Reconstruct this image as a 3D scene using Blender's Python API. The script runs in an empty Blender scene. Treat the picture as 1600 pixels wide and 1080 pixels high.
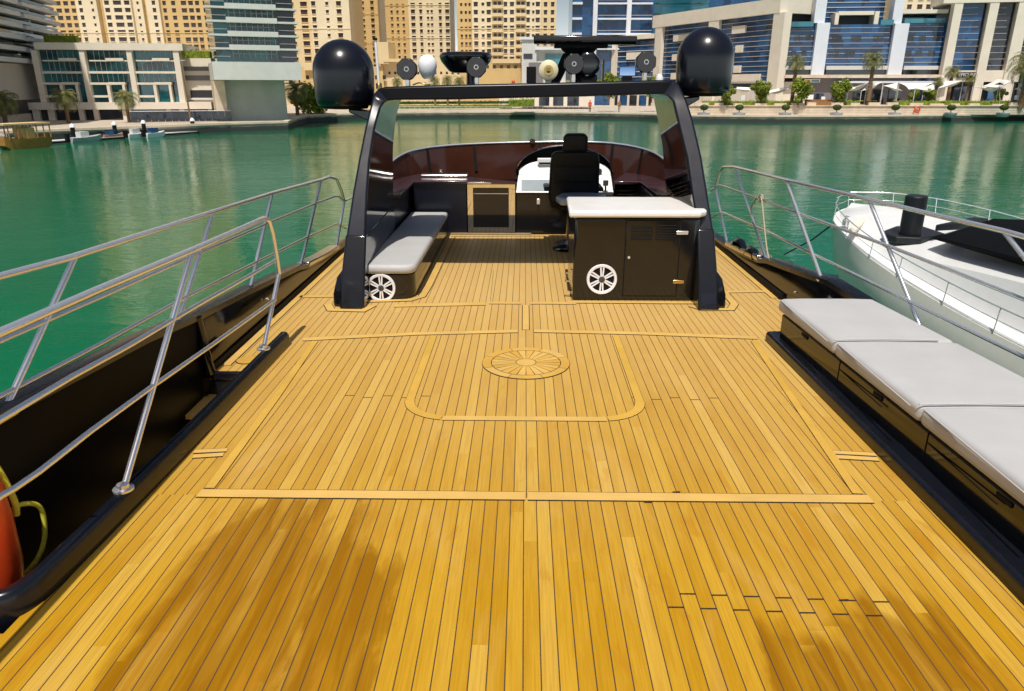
import bpy, math, random
from mathutils import Vector, Matrix
random.seed(7)
SC = bpy.context.scene
COL = SC.collection
R = math.radians
# ------------------------------------------------------------------ camera
F = 1139.0; H = 1.95; PITCH = R(19.57); YAW = R(.948)
cam = bpy.data.cameras.new('camera'); co = bpy.data.objects.new('camera', cam); COL.objects.link(co)
cam.sensor_width = 36; cam.lens = F / 1600 * 36; cam.clip_end = 6000; cam.clip_start = .05
co.location = (0, 0, H); co.rotation_euler = (R(90) - PITCH, 0, YAW)
SC.camera = co
_c, _s, _cp, _sp = math.cos(PITCH), math.sin(PITCH), math.cos(YAW), math.sin(YAW)
def ray(x, y):
    u = (x - 800) / F; v = (540 - y) / F
    return Vector((u * _cp - _sp * _c - v * _sp * _s, u * _sp + _cp * _c + v * _cp * _s, -_s + v * _c))
def at(x, y, Y):                      # point at distance Y ahead
    r = ray(x, y); t = Y / r.y
    return Vector((r.x * t, Y, H + r.z * t))
def onX(x, y, X):
    r = ray(x, y); t = X / r.x
    return Vector((X, r.y * t, H + r.z * t))
def onZ(x, y, z):
    r = ray(x, y); t = (z - H) / r.z
    return Vector((r.x * t, r.y * t, z))
# ------------------------------------------------------------------ mesh helper
class MB:
    def __init__(s): s.v = []; s.f = []; s.m = []; s.cur = 0
    def quad(s, *p):
        i = len(s.v); s.v += [Vector(q) for q in p]; s.f.append(tuple(range(i, i + len(p)))); s.m.append(s.cur)
    def hexa(s, p):                   # 4 bottom then 4 top, ccw from above
        i = len(s.v); s.v += [Vector(q) for q in p]
        for f in ((3, 2, 1, 0), (4, 5, 6, 7), (0, 1, 5, 4), (1, 2, 6, 5), (2, 3, 7, 6), (3, 0, 4, 7)):
            s.f.append(tuple(i + k for k in f)); s.m.append(s.cur)
    def box(s, x0, x1, y0, y1, z0, z1):
        s.hexa([(x0, y0, z0), (x1, y0, z0), (x1, y1, z0), (x0, y1, z0), (x0, y0, z1), (x1, y0, z1), (x1, y1, z1), (x0, y1, z1)])
    def prism(s, poly, z0, z1):       # poly ccw
        n = len(poly); i = len(s.v)
        s.v += [Vector((p[0], p[1], z0)) for p in poly] + [Vector((p[0], p[1], z1)) for p in poly]
        s.f.append(tuple(i + k for k in reversed(range(n)))); s.f.append(tuple(i + n + k for k in range(n)))
        s.m += [s.cur] * 2
        for k in range(n):
            j = (k + 1) % n; s.f.append((i + k, i + j, i + n + j, i + n + k)); s.m.append(s.cur)
    def loft(s, secs, closed=True, cap=True, loop=False):
        i = len(s.v); n = len(secs[0])
        for c in secs: s.v += [Vector(q) for q in c]
        N = len(secs)
        for a in range(N if loop else N - 1):
            b = (a + 1) % N
            for k in range(n if closed else n - 1):
                j = (k + 1) % n
                s.f.append((i + a * n + k, i + a * n + j, i + b * n + j, i + b * n + k)); s.m.append(s.cur)
        if cap and closed and not loop:
            s.f.append(tuple(i + k for k in reversed(range(n)))); s.f.append(tuple(i + (N - 1) * n + k for k in range(n))); s.m += [s.cur] * 2
    def tube(s, path, r, n=10, r2=None):
        P = [Vector(p) for p in path]; secs = []
        up = None
        for k, p in enumerate(P):
            t = (P[min(k + 1, len(P) - 1)] - P[max(k - 1, 0)]).normalized()
            if up is None:
                up = Vector((0, 0, 1)) if abs(t.z) < .9 else Vector((0, 1, 0))
            a = t.cross(up).normalized(); b = a.cross(t).normalized(); up = b
            rr = r if r2 is None else r + (r2 - r) * k / (len(P) - 1)
            secs.append([p + a * (rr * math.cos(q)) + b * (rr * math.sin(q)) for q in [2 * math.pi * w / n for w in range(n)]])
        s.loft(secs)
    def lathe(s, prof, c=(0, 0, 0), n=32, axis='z', cap=True):
        secs = []
        for r, h in prof:
            ring = []
            for k in range(n):
                q = 2 * math.pi * k / n
                x, y = max(r, 1e-4) * math.cos(q), max(r, 1e-4) * math.sin(q)
                if axis == 'z': p = (x, y, h)
                elif axis == 'y': p = (x, h, -y)      # front is -y when h grows backwards
                else: p = (h, x, y)
                ring.append(Vector(p) + Vector(c))
            secs.append(ring)
        s.loft(secs, cap=cap)
    def ico(s, c, r, sq=(1, 1, 1), n=8, m=5):
        secs = []
        for a in range(m + 1):
            th = math.pi * a / m
            secs.append([Vector(c) + Vector((r * sq[0] * max(math.sin(th), .01) * math.cos(2 * math.pi * k / n), r * sq[1] * max(math.sin(th), .01) * math.sin(2 * math.pi * k / n), -r * sq[2] * math.cos(th))) for k in range(n)])
        s.loft(secs)
    def build(s, name, mats, parent=None, smooth=None, bevel=None, seg=3, sub=None):
        me = bpy.data.meshes.new(name)
        off = parent_origin(parent)
        me.from_pydata([v - off for v in s.v], [], s.f)
        if not isinstance(mats, (list, tuple)): mats = [mats]
        for m in mats: me.materials.append(m)
        me.polygons.foreach_set('material_index', s.m)
        me.update()
        if smooth or bevel or sub:
            me.shade_smooth(); me.set_sharp_from_angle(angle=R(smooth if smooth and smooth is not True else 40))
        o = bpy.data.objects.new(name, me); COL.objects.link(o)
        if parent is not None: o.parent = parent
        if sub:
            md = o.modifiers.new('sub', 'SUBSURF'); md.levels = md.render_levels = sub
        if bevel:
            md = o.modifiers.new('bevel', 'BEVEL'); md.width = bevel; md.segments = seg; md.limit_method = 'ANGLE'; md.angle_limit = R(35); md.harden_normals = False
        return o
def parent_origin(p):
    v = Vector((0, 0, 0))
    while p is not None: v = v + p.location; p = p.parent
    return v
def tag(o, label=None, cat=None, group=None, kind=None):
    if label: o['label'] = label
    if cat: o['category'] = cat
    if group: o['group'] = group
    if kind: o['kind'] = kind
    return o
def thing(name, label, cat, loc=(0, 0, 0), group=None):
    o = bpy.data.objects.new(name, None); COL.objects.link(o); o.location = loc; o.empty_display_size = .2
    return tag(o, label, cat, group)
def dup(root, loc, rotz=0, label=None, scale=1):
    r = root.copy(); COL.objects.link(r); r.location = loc; r.rotation_euler = (0, 0, rotz); r.scale = (scale,) * 3
    if label: r['label'] = label
    for ch in list(root.children):
        c = ch.copy(); COL.objects.link(c); c.parent = r
        for g in ch.children:
            d = g.copy(); COL.objects.link(d); d.parent = c
    return r
def crom(pts, n=8):                   # smooth path through points
    P = [Vector(p) for p in pts]; P = [2 * P[0] - P[1]] + P + [2 * P[-1] - P[-2]]; out = []
    for i in range(1, len(P) - 2):
        a, b, c, d = P[i - 1:i + 3]
        for k in range(n):
            t = k / n
            out.append(.5 * ((2 * b) + (c - a) * t + (2 * a - 5 * b + 4 * c - d) * t * t + (3 * b - a - 3 * c + d) * t ** 3))
    out.append(P[-2]); return out
def lerp(tab, x):
    if x <= tab[0][0]: return tab[0][1]
    for (a, b), (c, d) in zip(tab, tab[1:]):
        if x <= c: return b + (d - b) * (x - a) / (c - a)
    return tab[-1][1]
# ------------------------------------------------------------------ materials
class NT:
    def __init__(s, name):
        s.m = bpy.data.materials.new(name); s.m.use_nodes = True; s.t = s.m.node_tree
        s.b = s.t.nodes['Principled BSDF']
    def n(s, typ, **kw):
        o = s.t.nodes.new(typ)
        for k, v in kw.items(): setattr(o, k, v)
        return o
    def l(s, a, b): s.t.links.new(a, b)
    def val(s, x, sock):
        if isinstance(x, (int, float)): sock.default_value = x
        else: s.l(x, sock)
    def math(s, op, a, b=None, c=None):
        o = s.n('ShaderNodeMath', operation=op); s.val(a, o.inputs[0])
        if b is not None: s.val(b, o.inputs[1])
        if c is not None: s.val(c, o.inputs[2])
        return o.outputs[0]
    def mix(s, f, a, b, blend='MIX'):
        o = s.n('ShaderNodeMix', data_type='RGBA', blend_type=blend); s.val(f, o.inputs[0])
        for x, k in ((a, 6), (b, 7)):
            if isinstance(x, (tuple, list)): o.inputs[k].default_value = (*x[:3], 1)
            else: s.l(x, o.inputs[k])
        return o.outputs[2]
    def pos(s, obj=False):
        return s.n('ShaderNodeTexCoord').outputs['Object'] if obj else s.n('ShaderNodeNewGeometry').outputs['Position']
    def noise(s, vec, scale, detail=3, rough=.5, sc3=None, dist=0):
        if sc3:
            m = s.n('ShaderNodeMapping'); m.inputs['Scale'].default_value = sc3; s.l(vec, m.inputs[0]); vec = m.outputs[0]
        o = s.n('ShaderNodeTexNoise'); o.inputs['Scale'].default_value = scale; o.inputs['Detail'].default_value = detail
        o.inputs['Roughness'].default_value = rough; o.inputs['Distortion'].default_value = dist; s.l(vec, o.inputs['Vector'])
        return o.outputs['Fac']
    def ramp(s, f, a, b, lo=0., hi=1.):
        o = s.n('ShaderNodeMapRange'); s.val(f, o.inputs[0]); o.inputs[1].default_value = a; o.inputs[2].default_value = b
        o.inputs[3].default_value = lo; o.inputs[4].default_value = hi; return o.outputs[0]
    def bump(s, h, strength=.3, dist=.01):
        o = s.n('ShaderNodeBump'); o.inputs['Strength'].default_value = strength; o.inputs['Distance'].default_value = dist
        s.l(h, o.inputs['Height']); s.l(o.outputs[0], s.b.inputs['Normal'])
def mat(name, col, rough=.5, metal=0, var=.12, scale=3., spec=.5, coat=0, bump=0, bscale=60, sc3=None, ior=None, rvar=0):
    t = NT(name); b = t.b
    p = t.pos()
    if var > 0:
        f = t.noise(p, scale, 4, .6, sc3)
        lo = tuple(c * (1 - var) for c in col); hi = tuple(min(1, c * (1 + var)) for c in col)
        t.l(t.mix(t.ramp(f, .3, .7), lo, hi), b.inputs['Base Color'])
    else: b.inputs['Base Color'].default_value = (*col, 1)
    b.inputs['Roughness'].default_value = rough; b.inputs['Metallic'].default_value = metal
    if rvar: t.l(t.ramp(t.noise(p, scale * 2.3, 4, .6), .3, .7, max(.02, rough - rvar), rough + rvar), b.inputs['Roughness'])
    b.inputs['Specular IOR Level'].default_value = spec
    if ior: b.inputs['IOR'].default_value = ior
    if coat: b.inputs['Coat Weight'].default_value = coat; b.inputs['Coat Roughness'].default_value = .04
    if bump: t.bump(t.noise(p, bscale, 3), bump, .004)
    return t.m
M = {}
M['black'] = mat('black_gloss_paint', (.005, .005, .006), .11, var=.2, scale=2, spec=.62, rvar=.02)
M['gloss'] = mat('black_mirror_gloss', (.005, .005, .006), .05, var=.1, scale=2, spec=.6)
M['beam'] = mat('beam_dark_reflection', (.004, .004, .005), .28, var=.1, spec=.16)  # aft face of the beam: dark reflection put into a duller, darker black
M['navy'] = mat('black_satin_paint', (.006, .007, .014), .24, var=.1, scale=3, spec=.5, rvar=.02)
M['rubber'] = mat('black_rubber', (.006, .006, .007), .7, var=.2, spec=.2)
M['dome'] = mat('dome_paint', (.005, .0055, .010), .22, var=.15, spec=.5)
M['coam'] = mat('coaming_paint', (.006, .007, .011), .24, var=.2, scale=5, spec=.5, rvar=.05)
M['chrome'] = mat('polished_stainless_steel', (.90, .90, .91), .22, .80, var=0)
M['steel'] = mat('brushed_steel', (.62, .60, .58), .22, 1, var=.1, scale=9)
M['mirror'] = mat('mirror_steel', (.80, .78, .74), .04, 1, var=0)
M['cushion'] = mat('pale_grey_vinyl', (.45, .445, .44), .55, var=.05, scale=3, spec=.3, bump=.5, bscale=7)
M['white'] = mat('white_gelcoat', (.80, .80, .78), .25, var=.03)
M['counter'] = mat('white_counter_stone', (.82, .80, .77), .28, var=.04, scale=6)
M['maroon'] = mat('dark_red_tinted_acrylic', (.052, .017, .010), .09, var=.25, scale=1.5, spec=.6)
M['plum'] = mat('plum_gloss_lacquer', (.055, .028, .035), .12, var=.2, scale=3, spec=.6)
M['dglass'] = mat('dark_smoked_glass', (.006, .006, .007), .05, var=0, spec=.6)
M['fabric'] = mat('black_leather', (.010, .012, .015), .5, var=.25, scale=12, spec=.35, bump=.3, bscale=120)
M['bluegrey'] = mat('blue_grey_vinyl', (.42, .48, .56), .35, var=.08, scale=6)
M['screen'] = mat('grey_display_glass', (.24, .29, .31), .15, var=.1, scale=4)
M['grille'] = mat('graphite_speaker_grille', (.055, .052, .055), .45, var=.3, scale=90, bump=.6, bscale=400)
M['ringw'] = mat('white_plastic', (.82, .82, .84), .35, var=.03)
M['orange'] = mat('orange_red_vinyl', (.72, .065, .012), .32, var=.15, scale=5)
M['yellow'] = mat('yellow_rope', (.62, .56, .04), .7, var=.2, scale=60)
M['rope'] = mat('pale_rope', (.42, .36, .24), .85, var=.2, scale=80)
M['cream_plastic'] = mat('cream_plastic', (.74, .66, .42), .4, var=.06)
M['gold'] = mat('brass_fitting', (.60, .42, .16), .25, 1, var=.08)
def emit_mat():
    t = NT('lit_screen'); t.b.inputs['Base Color'].default_value = (.02, .05, .12, 1); g = t.n('ShaderNodeNewGeometry')
    sx = t.n('ShaderNodeSeparateXYZ'); t.l(g.outputs['Position'], sx.inputs[0])
    c = t.mix(t.ramp(sx.outputs[2], 2.06, 2.17), (.45, .65, .9), (.02, .14, .6)); t.l(c, t.b.inputs['Emission Color']); t.b.inputs['Emission Strength'].default_value = .7
    return t.m
M['lit'] = emit_mat()

PLW = .0638
def wood_group(t, p, tones, plank=True, ysplit=3.2):
    """teak: per plank tone, streaked grain, blotches"""
    sx = t.n('ShaderNodeSeparateXYZ'); t.l(p, sx.inputs[0]); X, Y = sx.outputs[0], sx.outputs[1]
    near = t.math('LESS_THAN', Y, ysplit)
    q = t.math('DIVIDE', t.math('SUBTRACT', X, .02), PLW)
    q = t.math('ADD', q, t.math('MULTIPLY', near, .23))
    idx = t.math('FLOOR', q); fr = t.math('FRACT', q)
    # planks are cut in lengths
    wn0 = t.n('ShaderNodeTexWhiteNoise', noise_dimensions='1D'); t.l(idx, wn0.inputs['W'])
    seg = t.math('FLOOR', t.math('ADD', t.math('DIVIDE', Y, 2.6), t.math('MULTIPLY', wn0.outputs[0], 5)))
    wn = t.n('ShaderNodeTexWhiteNoise', noise_dimensions='2D'); cb = t.n('ShaderNodeCombineXYZ'); t.l(idx, cb.inputs[0])
    t.l(t.math('ADD', seg, t.math('MULTIPLY', near, 31)), cb.inputs[1]); t.l(cb.outputs[0], wn.inputs['Vector'])
    tone = wn.outputs[0]
    off = t.n('ShaderNodeCombineXYZ'); t.l(t.math('MULTIPLY', tone, 37), off.inputs[1]); t.l(t.math('MULTIPLY', wn0.outputs[0], 11), off.inputs[2])
    pv = t.n('ShaderNodeVectorMath', operation='ADD'); t.l(p, pv.inputs[0]); t.l(off.outputs[0], pv.inputs[1])
    grain = t.noise(pv.outputs[0], 1, 5, .62, (150, 3.2, 1))
    fine = t.noise(pv.outputs[0], 1, 3, .6, (420, 14, 1))
    blot = t.noise(pv.outputs[0], 1, 4, .55, (7.5, 1.5, 1), .5)
    f = t.math('ADD', t.math('MULTIPLY', tone, .48), t.math('MULTIPLY', t.ramp(blot, .3, .7), .52))
    c = t.mix(t.ramp(f, .2, .8), tones[0], tones[1])
    c = t.mix(t.math('MULTIPLY', t.ramp(tone, .78, .97), .5), c, tones[2])
    c = t.mix(t.ramp(grain, .40, .70, 0, .46), c, tones[3])
    c = t.mix(t.ramp(fine, .55, .8, 0, .22), c, tones[2])
    return c, X, Y, fr, grain, tone
TONES = [(.44, .225, .006), (.54, .305, .022), (.63, .41, .085), (.31, .135, .002)]
def teak():
    t = NT('teak_planking'); p = t.pos()
    c, X, Y, fr, grain, tone = wood_group(t, p, TONES)
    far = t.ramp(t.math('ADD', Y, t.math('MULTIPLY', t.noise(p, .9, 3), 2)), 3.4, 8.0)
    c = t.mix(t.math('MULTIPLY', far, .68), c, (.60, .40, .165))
    # worn pale patches
    worn = t.noise(p, 1, 4, .6, (3.1, .9, 1), .4)
    c = t.mix(t.ramp(worn, .55, .78, 0, .42), c, (.64, .43, .16))
    def blob(cx, cy, rx, ry, amp, sc):
        dx = t.math('DIVIDE', t.math('SUBTRACT', X, cx), rx); dy = t.math('DIVIDE', t.math('SUBTRACT', Y, cy), ry)
        d = t.math('SQRT', t.math('ADD', t.math('POWER', t.math('ABSOLUTE', dx), 2.6), t.math('POWER', t.math('ABSOLUTE', dy), 2.6)))
        nz = t.math('MULTIPLY', t.math('SUBTRACT', t.noise(p, 1, 5, .6, (sc, sc * .42, 1), .5), .5), amp)
        return t.ramp(t.math('ADD', t.math('ADD', d, nz), t.math('MULTIPLY', t.math('SUBTRACT', tone, .5), .45)), .74, 1.04, 1, 0)
    s1 = t.math('MAXIMUM', blob(-1.13, 2.35, .40, .88, 1.1, 5.5), blob(-.70, 2.25, .20, .50, 1.6, 7))
    s1 = t.math('MULTIPLY', s1, t.math('LESS_THAN', Y, 3.17))
    s2 = t.math('MAXIMUM', blob(1.02, 1.95, .20, .36, 1.2, 7), blob(1.45, 2.0, .26, .42, 1.2, 6))
    st = t.math('MAXIMUM', s1, s2)
    st = t.math('MULTIPLY', st, t.ramp(t.noise(p, 1, 4, .6, (16, 1.3, 1), .5), .28, .6, .45, 1))
    c = t.mix(t.math('MULTIPLY', st, .95), c, (.255, .105, .000))
    # smaller damp marks
    dm = t.noise(p, 1, 5, .6, (9, 2.2, 1), .4)
    c = t.mix(t.math('MULTIPLY', t.ramp(dm, .58, .68, 0, .6), t.ramp(Y, 5.5, 2.6)), c, (.40, .17, .006))
    # caulked seams
    seam = t.math('ADD', t.math('LESS_THAN', fr, .038), t.math('GREATER_THAN', fr, .962))
    c = t.mix(seam, c, (.085, .055, .028))
    t.l(c, t.b.inputs['Base Color'])
    rgh = t.ramp(grain, .3, .7, .42, .6)
    t.l(t.math('SUBTRACT', rgh, t.math('MULTIPLY', st, .16)), t.b.inputs['Roughness'])
    t.b.inputs['Specular IOR Level'].default_value = .18
    h = t.math('SUBTRACT', t.math('MULTIPLY', grain, .12), t.math('MULTIPLY', seam, .8))
    t.bump(h, .35, .003)
    return t.m
M['teak'] = teak()
def teak_inlay(name, tone, along='x'):
    t = NT(name); p = t.pos()
    g = t.noise(p, 1, 5, .6, (3, 130, 1) if along == 'x' else (60, 60, 1)); b = t.noise(p, 3.5, 3, .5)
    c = t.mix(t.ramp(b, .3, .7), tuple(k * .9 for k in tone), tuple(min(1, k * 1.08) for k in tone))
    c = t.mix(t.ramp(g, .45, .75, 0, .3), c, tuple(k * .62 for k in tone))
    t.l(c, t.b.inputs['Base Color']); t.b.inputs['Roughness'].default_value = .5; t.b.inputs['Specular IOR Level'].default_value = .28
    return t.m
M['inlay'] = teak_inlay('teak_inlay_pale', (.64, .40, .11))
M['inlay_soft'] = teak_inlay('teak_inlay_soft', (.59, .35, .06), 'y')
M['inlay2'] = teak_inlay('teak_inlay_mid', (.58, .33, .06), 'y')
M['inlay3'] = teak_inlay('teak_inlay_gold', (.62, .36, .075), 'y')
M['caulk'] = mat('deck_caulking', (.025, .018, .016), .6, var=.1)

def water():
    t = NT('harbour_water'); p = t.pos(); b = t.b
    big = t.noise(p, .012, 3, .5)
    mid = t.noise(p, 1, 4, .6, (.11, .30, 1), .4)
    c = t.mix(t.ramp(big, .3, .7), (.000, .100, .043), (.000, .140, .058))
    c = t.mix(t.ramp(mid, .5, .8, 0, .4), c, (.015, .165, .07))
    t.l(c, b.inputs['Base Color']); b.inputs['Roughness'].default_value = .03; b.inputs['IOR'].default_value = 1.33
    b.inputs['Specular IOR Level'].default_value = .20
    w1 = t.noise(p, 1, 3, .6, (.55, 1.0, 1), .5)
    w2 = t.noise(p, 1, 3, .6, (2.2, 4.2, 1), .3)
    w3 = t.noise(p, 1, 2, .5, (.10, .2, 1), .3)
    h = t.math('ADD', t.math('ADD', t.math('MULTIPLY', w1, .55), t.math('MULTIPLY', w2, .13)), t.math('MULTIPLY', w3, .8))
    ws = t.math('MULTIPLY', h, t.ramp(t.noise(p, 1, 3, .5, (.02, .05, 1), .5), .35, .7, .55, 1.25))
    t.bump(ws, .27, .35)
    return t.m
M['water'] = water()
# ------------------------------------------------------------------ world and sun
w = bpy.data.worlds.new('World'); SC.world = w; w.use_nodes = True
wt = w.node_tree; bg = wt.nodes['Background']; sky = wt.nodes.new('ShaderNodeTexSky'); sky.sky_type = 'NISHITA'; sky.sun_disc = False
SUN_EL, SUN_AZ = R(64), R(180 + 4)       # azimuth clockwise from +Y: behind the camera
sky.sun_elevation = SUN_EL; sky.sun_rotation = SUN_AZ; sky.dust_density = 3.0; sky.air_density = 1.0; sky.altitude = 0
wt.links.new(sky.outputs[0], bg.inputs[0]); bg.inputs[1].default_value = .07
bg2 = wt.nodes.new('ShaderNodeBackground'); tcw = wt.nodes.new('ShaderNodeTexCoord'); sxw = wt.nodes.new('ShaderNodeSeparateXYZ'); wt.links.new(tcw.outputs['Generated'], sxw.inputs[0])
m1 = wt.nodes.new('ShaderNodeMath'); m1.operation = 'SUBTRACT'; m1.inputs[0].default_value = 1; m1.use_clamp = True; wt.links.new(sxw.outputs[2], m1.inputs[1])
m2 = wt.nodes.new('ShaderNodeMath'); m2.operation = 'POWER'; m2.inputs[1].default_value = 20; wt.links.new(m1.outputs[0], m2.inputs[0])
m3 = wt.nodes.new('ShaderNodeMath'); m3.operation = 'MULTIPLY'; m3.inputs[1].default_value = 1.8; wt.links.new(m2.outputs[0], m3.inputs[0])
bg2.inputs[0].default_value = (.86, .94, 1, 1); wt.links.new(m3.outputs[0], bg2.inputs[1])
ads = wt.nodes.new('ShaderNodeAddShader'); wt.links.new(bg.outputs[0], ads.inputs[0]); wt.links.new(bg2.outputs[0], ads.inputs[1]); wt.links.new(ads.outputs[0], wt.nodes['World Output'].inputs[0])
sl = bpy.data.lights.new('sun', 'SUN'); sl.energy = 4.0; sl.angle = R(.5); sl.color = (1, .955, .88)
so = bpy.data.objects.new('sun', sl); COL.objects.link(so)
sd = Vector((math.sin(SUN_AZ) * math.cos(SUN_EL), math.cos(SUN_AZ) * math.cos(SUN_EL), math.sin(SUN_EL)))
so.rotation_euler = sd.to_track_quat('Z', 'Y').to_euler()
SC.view_settings.view_transform = 'Standard'; SC.view_settings.look = 'None'; SC.view_settings.exposure = .13; SC.view_settings.gamma = 1
SC.render.engine = 'CYCLES'
SC.cycles.max_bounces = 8; SC.cycles.caustics_reflective = False; SC.cycles.caustics_refractive = False
SC.cycles.sample_clamp_indirect = 6
# ================================================================== THE YACHT
yacht = thing('motor_yacht', 'black motor yacht whose teak upper deck fills the foreground', 'yacht', (0, 3, 0))
b = MB()
b.prism([(-3.0, .2), (2.6, .2), (2.6, 5.6), (2.52, 6.9), (2.52, 10.2), (-2.27, 10.2), (-2.27, 4.86), (-1.96, 4.86), (-1.96, 2.2), (-3.0, 2.2)], -.05, 0)
deck = b.build('teak_deck', M['teak'], yacht)
# inlaid margin boards: a dark caulk strip with a pale board let into it
def strip(mbw, mbc, pts, wd, z=.004, cl=.007, miter=0):
    """board along a polyline of (x, y); wd = width"""
    P = [Vector((p[0], p[1], 0)) for p in pts]; n = len(P)
    def off(k, o):
        if k == 0: t = (P[1] - P[0]).normalized(); q = Vector((-t.y, t.x, 0)); return P[0] + q * o
        if k == n - 1: t = (P[-1] - P[-2]).normalized(); q = Vector((-t.y, t.x, 0)); return P[-1] + q * o
        t1 = (P[k] - P[k - 1]).normalized(); t2 = (P[k + 1] - P[k]).normalized(); q = Vector((-(t1 + t2).y, (t1 + t2).x, 0)).normalized()
        return P[k] + q * (o / max(.3, q.dot(Vector((-t1.y, t1.x, 0)))))
    for mb, w2, zz in ((mbc, wd / 2 + cl, z - .002), (mbw, wd / 2, z)):
        for k in range(n - 1):
            a, b2, c, d = off(k, -w2), off(k + 1, -w2), off(k + 1, w2), off(k, w2)
            mb.quad((a.x, a.y, zz), (b2.x, b2.y, zz), (c.x, c.y, zz), (d.x, d.y, zz))
mw, mc = MB(), MB()
# aft frame: one long cross board and two long side boards
strip(mw, mc, [(-1.645, 3.213), (.012, 3.213)], .074)
strip(mw, mc, [(.026, 3.213), (1.745, 3.213)], .074)
def seam(pts, z=.003): strip(MB(), mc, pts, .001, z + .002, .0013)
mr = MB(); mrr = MB(); strip(mr, mc, [(-1.61, 3.26), (-1.64, 4.4), (-1.69, 5.56)], .05, .0052, .0022); strip(mrr, mc, [(1.70, 3.26), (1.78, 4.4), (1.87, 5.62)], .05, .0052, .0022)
for q in (mr, mrr): q.build('margin_board', M['inlay_soft'], deck)
# bow-ward cross boards
strip(mw, mc, [(-1.80, 5.60), (-.9, 5.76), (-.05, 5.84)], .075)
strip(mw, mc, [(.09, 5.85), (1.0, 5.80), (1.92, 5.70)], .075)
strip(mw, mc, [(-1.22, 6.585), (-.36, 6.66)], .10); strip(mw, mc, [(-.33, 6.69), (-.02, 6.69)], .07); strip(mw, mc, [(.06, 6.69), (.50, 6.69)], .07)
strip(mw, mc, [(-2.2, 6.88), (-1.8, 6.90)], .07); strip(mw, mc, [(1.98, 7.12), (2.42, 7.15)], .07)
seam([(-.32, 6.7), (-.34, 8.0)])
strip(mw, mc, [(.02, 5.88), (.02, 6.62)], .055)
# little side boards
strip(mw, mc, [(-1.86, 3.655), (-1.68, 3.68)], .040); strip(mw, mc, [(-1.84, 3.60), (-1.68, 3.625)], .042)
strip(mw, mc, [(1.74, 3.71), (1.98, 3.685)], .040); strip(mw, mc, [(1.74, 3.655), (1.97, 3.63)], .042)
# boards round cabinets and arch feet
strip(mw, mc, [(.42, 6.725), (1.62, 6.715)], .06, .0056); strip(mw, mc, [(-1.50, 6.72), (-1.10, 6.77), (-1.0, 6.90), (-.985, 7.3), (-.985, 9.9)], .07, .0056)
strip(mw, mc, [(-1.86, 6.62), (-1.78, 6.43), (-1.48, 6.41), (-1.42, 6.58)], .07, .0056)
strip(mw, mc, [(1.58, 6.62), (1.66, 6.50), (1.92, 6.51), (2.0, 6.68), (2.02, 7.2)], .07, .0056)
strip(mw, mc, [(-1.0, 9.98), (.3, 10.02)], .05, .0056)
# boards along the edges
strip(mw, mc, [(-2.20, 5.0), (-2.21, 9.9)], .06); strip(mw, mc, [(2.45, 6.9), (2.45, 9.9)], .06)
seam([(-2.9, 2.05), (-2.15, 2.10), (-2.0, 2.16)])

# the U of boards round the medallion
def arc(cx, cy, r, a0, a1, n=8): return [(cx + r * math.cos(R(a0 + (a1 - a0) * k / n)), cy + r * math.sin(R(a0 + (a1 - a0) * k / n))) for k in range(n + 1)]
ms = MB(); ms2 = MB(); strip(ms, mc, [(-.745, 5.72), (-.745, 4.40)], .055, cl=.003); strip(ms2, mc, [(.765, 5.74), (.765, 4.40)], .055, cl=.003)
strip(ms, mc, arc(-.47, 4.40, .275, 180, 262), .062, cl=.003); strip(ms2, mc, arc(.49, 4.40, .275, 360, 278), .062, cl=.003)
strip(mw, mc, [(-.50, 4.122), (.52, 4.122)], .060, cl=.003)
# staggered plank ends
for k in range(14):
    x = .02 + PLW * (9 + k + .5 - .23); y = (2.47 if k % 2 else 2.385) - .003 * k
    mc.quad((x - PLW / 2, y, .003), (x + PLW / 2, y, .003), (x + PLW / 2, y + .007, .003), (x - PLW / 2, y + .007, .003))
for k in range(-4, 5):
    for sx in (-1, 1):
        if k % 2: continue
        x = .02 + PLW * (sx * 15 + k + .5); y = 4.43 + .03 * (k % 4 == 0)
        mc.quad((x - PLW / 2, y, .003), (x + PLW / 2, y, .003), (x + PLW / 2, y + .005, .003), (x - PLW / 2, y + .005, .003))
# worn bits of caulking
for x, y in ((1.29, 2.44), (.78, 3.262), (.62, 3.162)):
    mc.quad((x - .02, y - .003, .0045), (x + .02, y - .004, .0045), (x + .026, y + .007, .0045), (x - .012, y + .004, .0045))
mw.build('margin_board', M['inlay'], deck); ms.build('margin_board', M['inlay_soft'], deck); ms2.build('margin_board', M['inlay_soft'], deck); mc.build('caulking', M['caulk'], deck)
# medallion
b = MB(); C0 = (.02, 5.095); b.cur = 0
b.prism(arc(*C0, .3295, 0, 360, 63)[:-1], 0, .004)
def wedge(r0, r1, a0, a1, z, n=3):
    pts = arc(*C0, r1, a0, a1, n) + arc(*C0, r0, a1, a0, n); i = len(b.v)
    b.v += [Vector((x, y, z)) for x, y in pts]; b.f.append(tuple(range(i, i + len(pts)))); b.m.append(b.cur)
for k in range(8):
    b.cur = (1, 2, 3)[(k * 2 + k // 3) % 3]; wedge(.262, .326, k * 45 + .4 + 22, k * 45 + 44.6 + 22, .0065, 8)
for k in range(24):
    b.cur = (2, 1, 3, 1)[(k * 5 + k // 4) % 4]; wedge(.078, .256, k * 15 + .7, k * 15 + 14.3, .0065)
b.cur = 1; i = len(b.v); pts = arc(*C0, .073, 0, 360, 32)[:-1]; b.v += [Vector((x, y, .0065)) for x, y in pts]; b.f.append(tuple(range(i, i + len(pts)))); b.m.append(1)
b.build('deck_medallion', [M['caulk'], M['inlay'], M['inlay2'], M['inlay3']], deck)
b = MB(); b.prism(arc(-2.08, 5.12, .09, 0, 360, 32)[:-1], 0, .003); b.cur = 1
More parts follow.
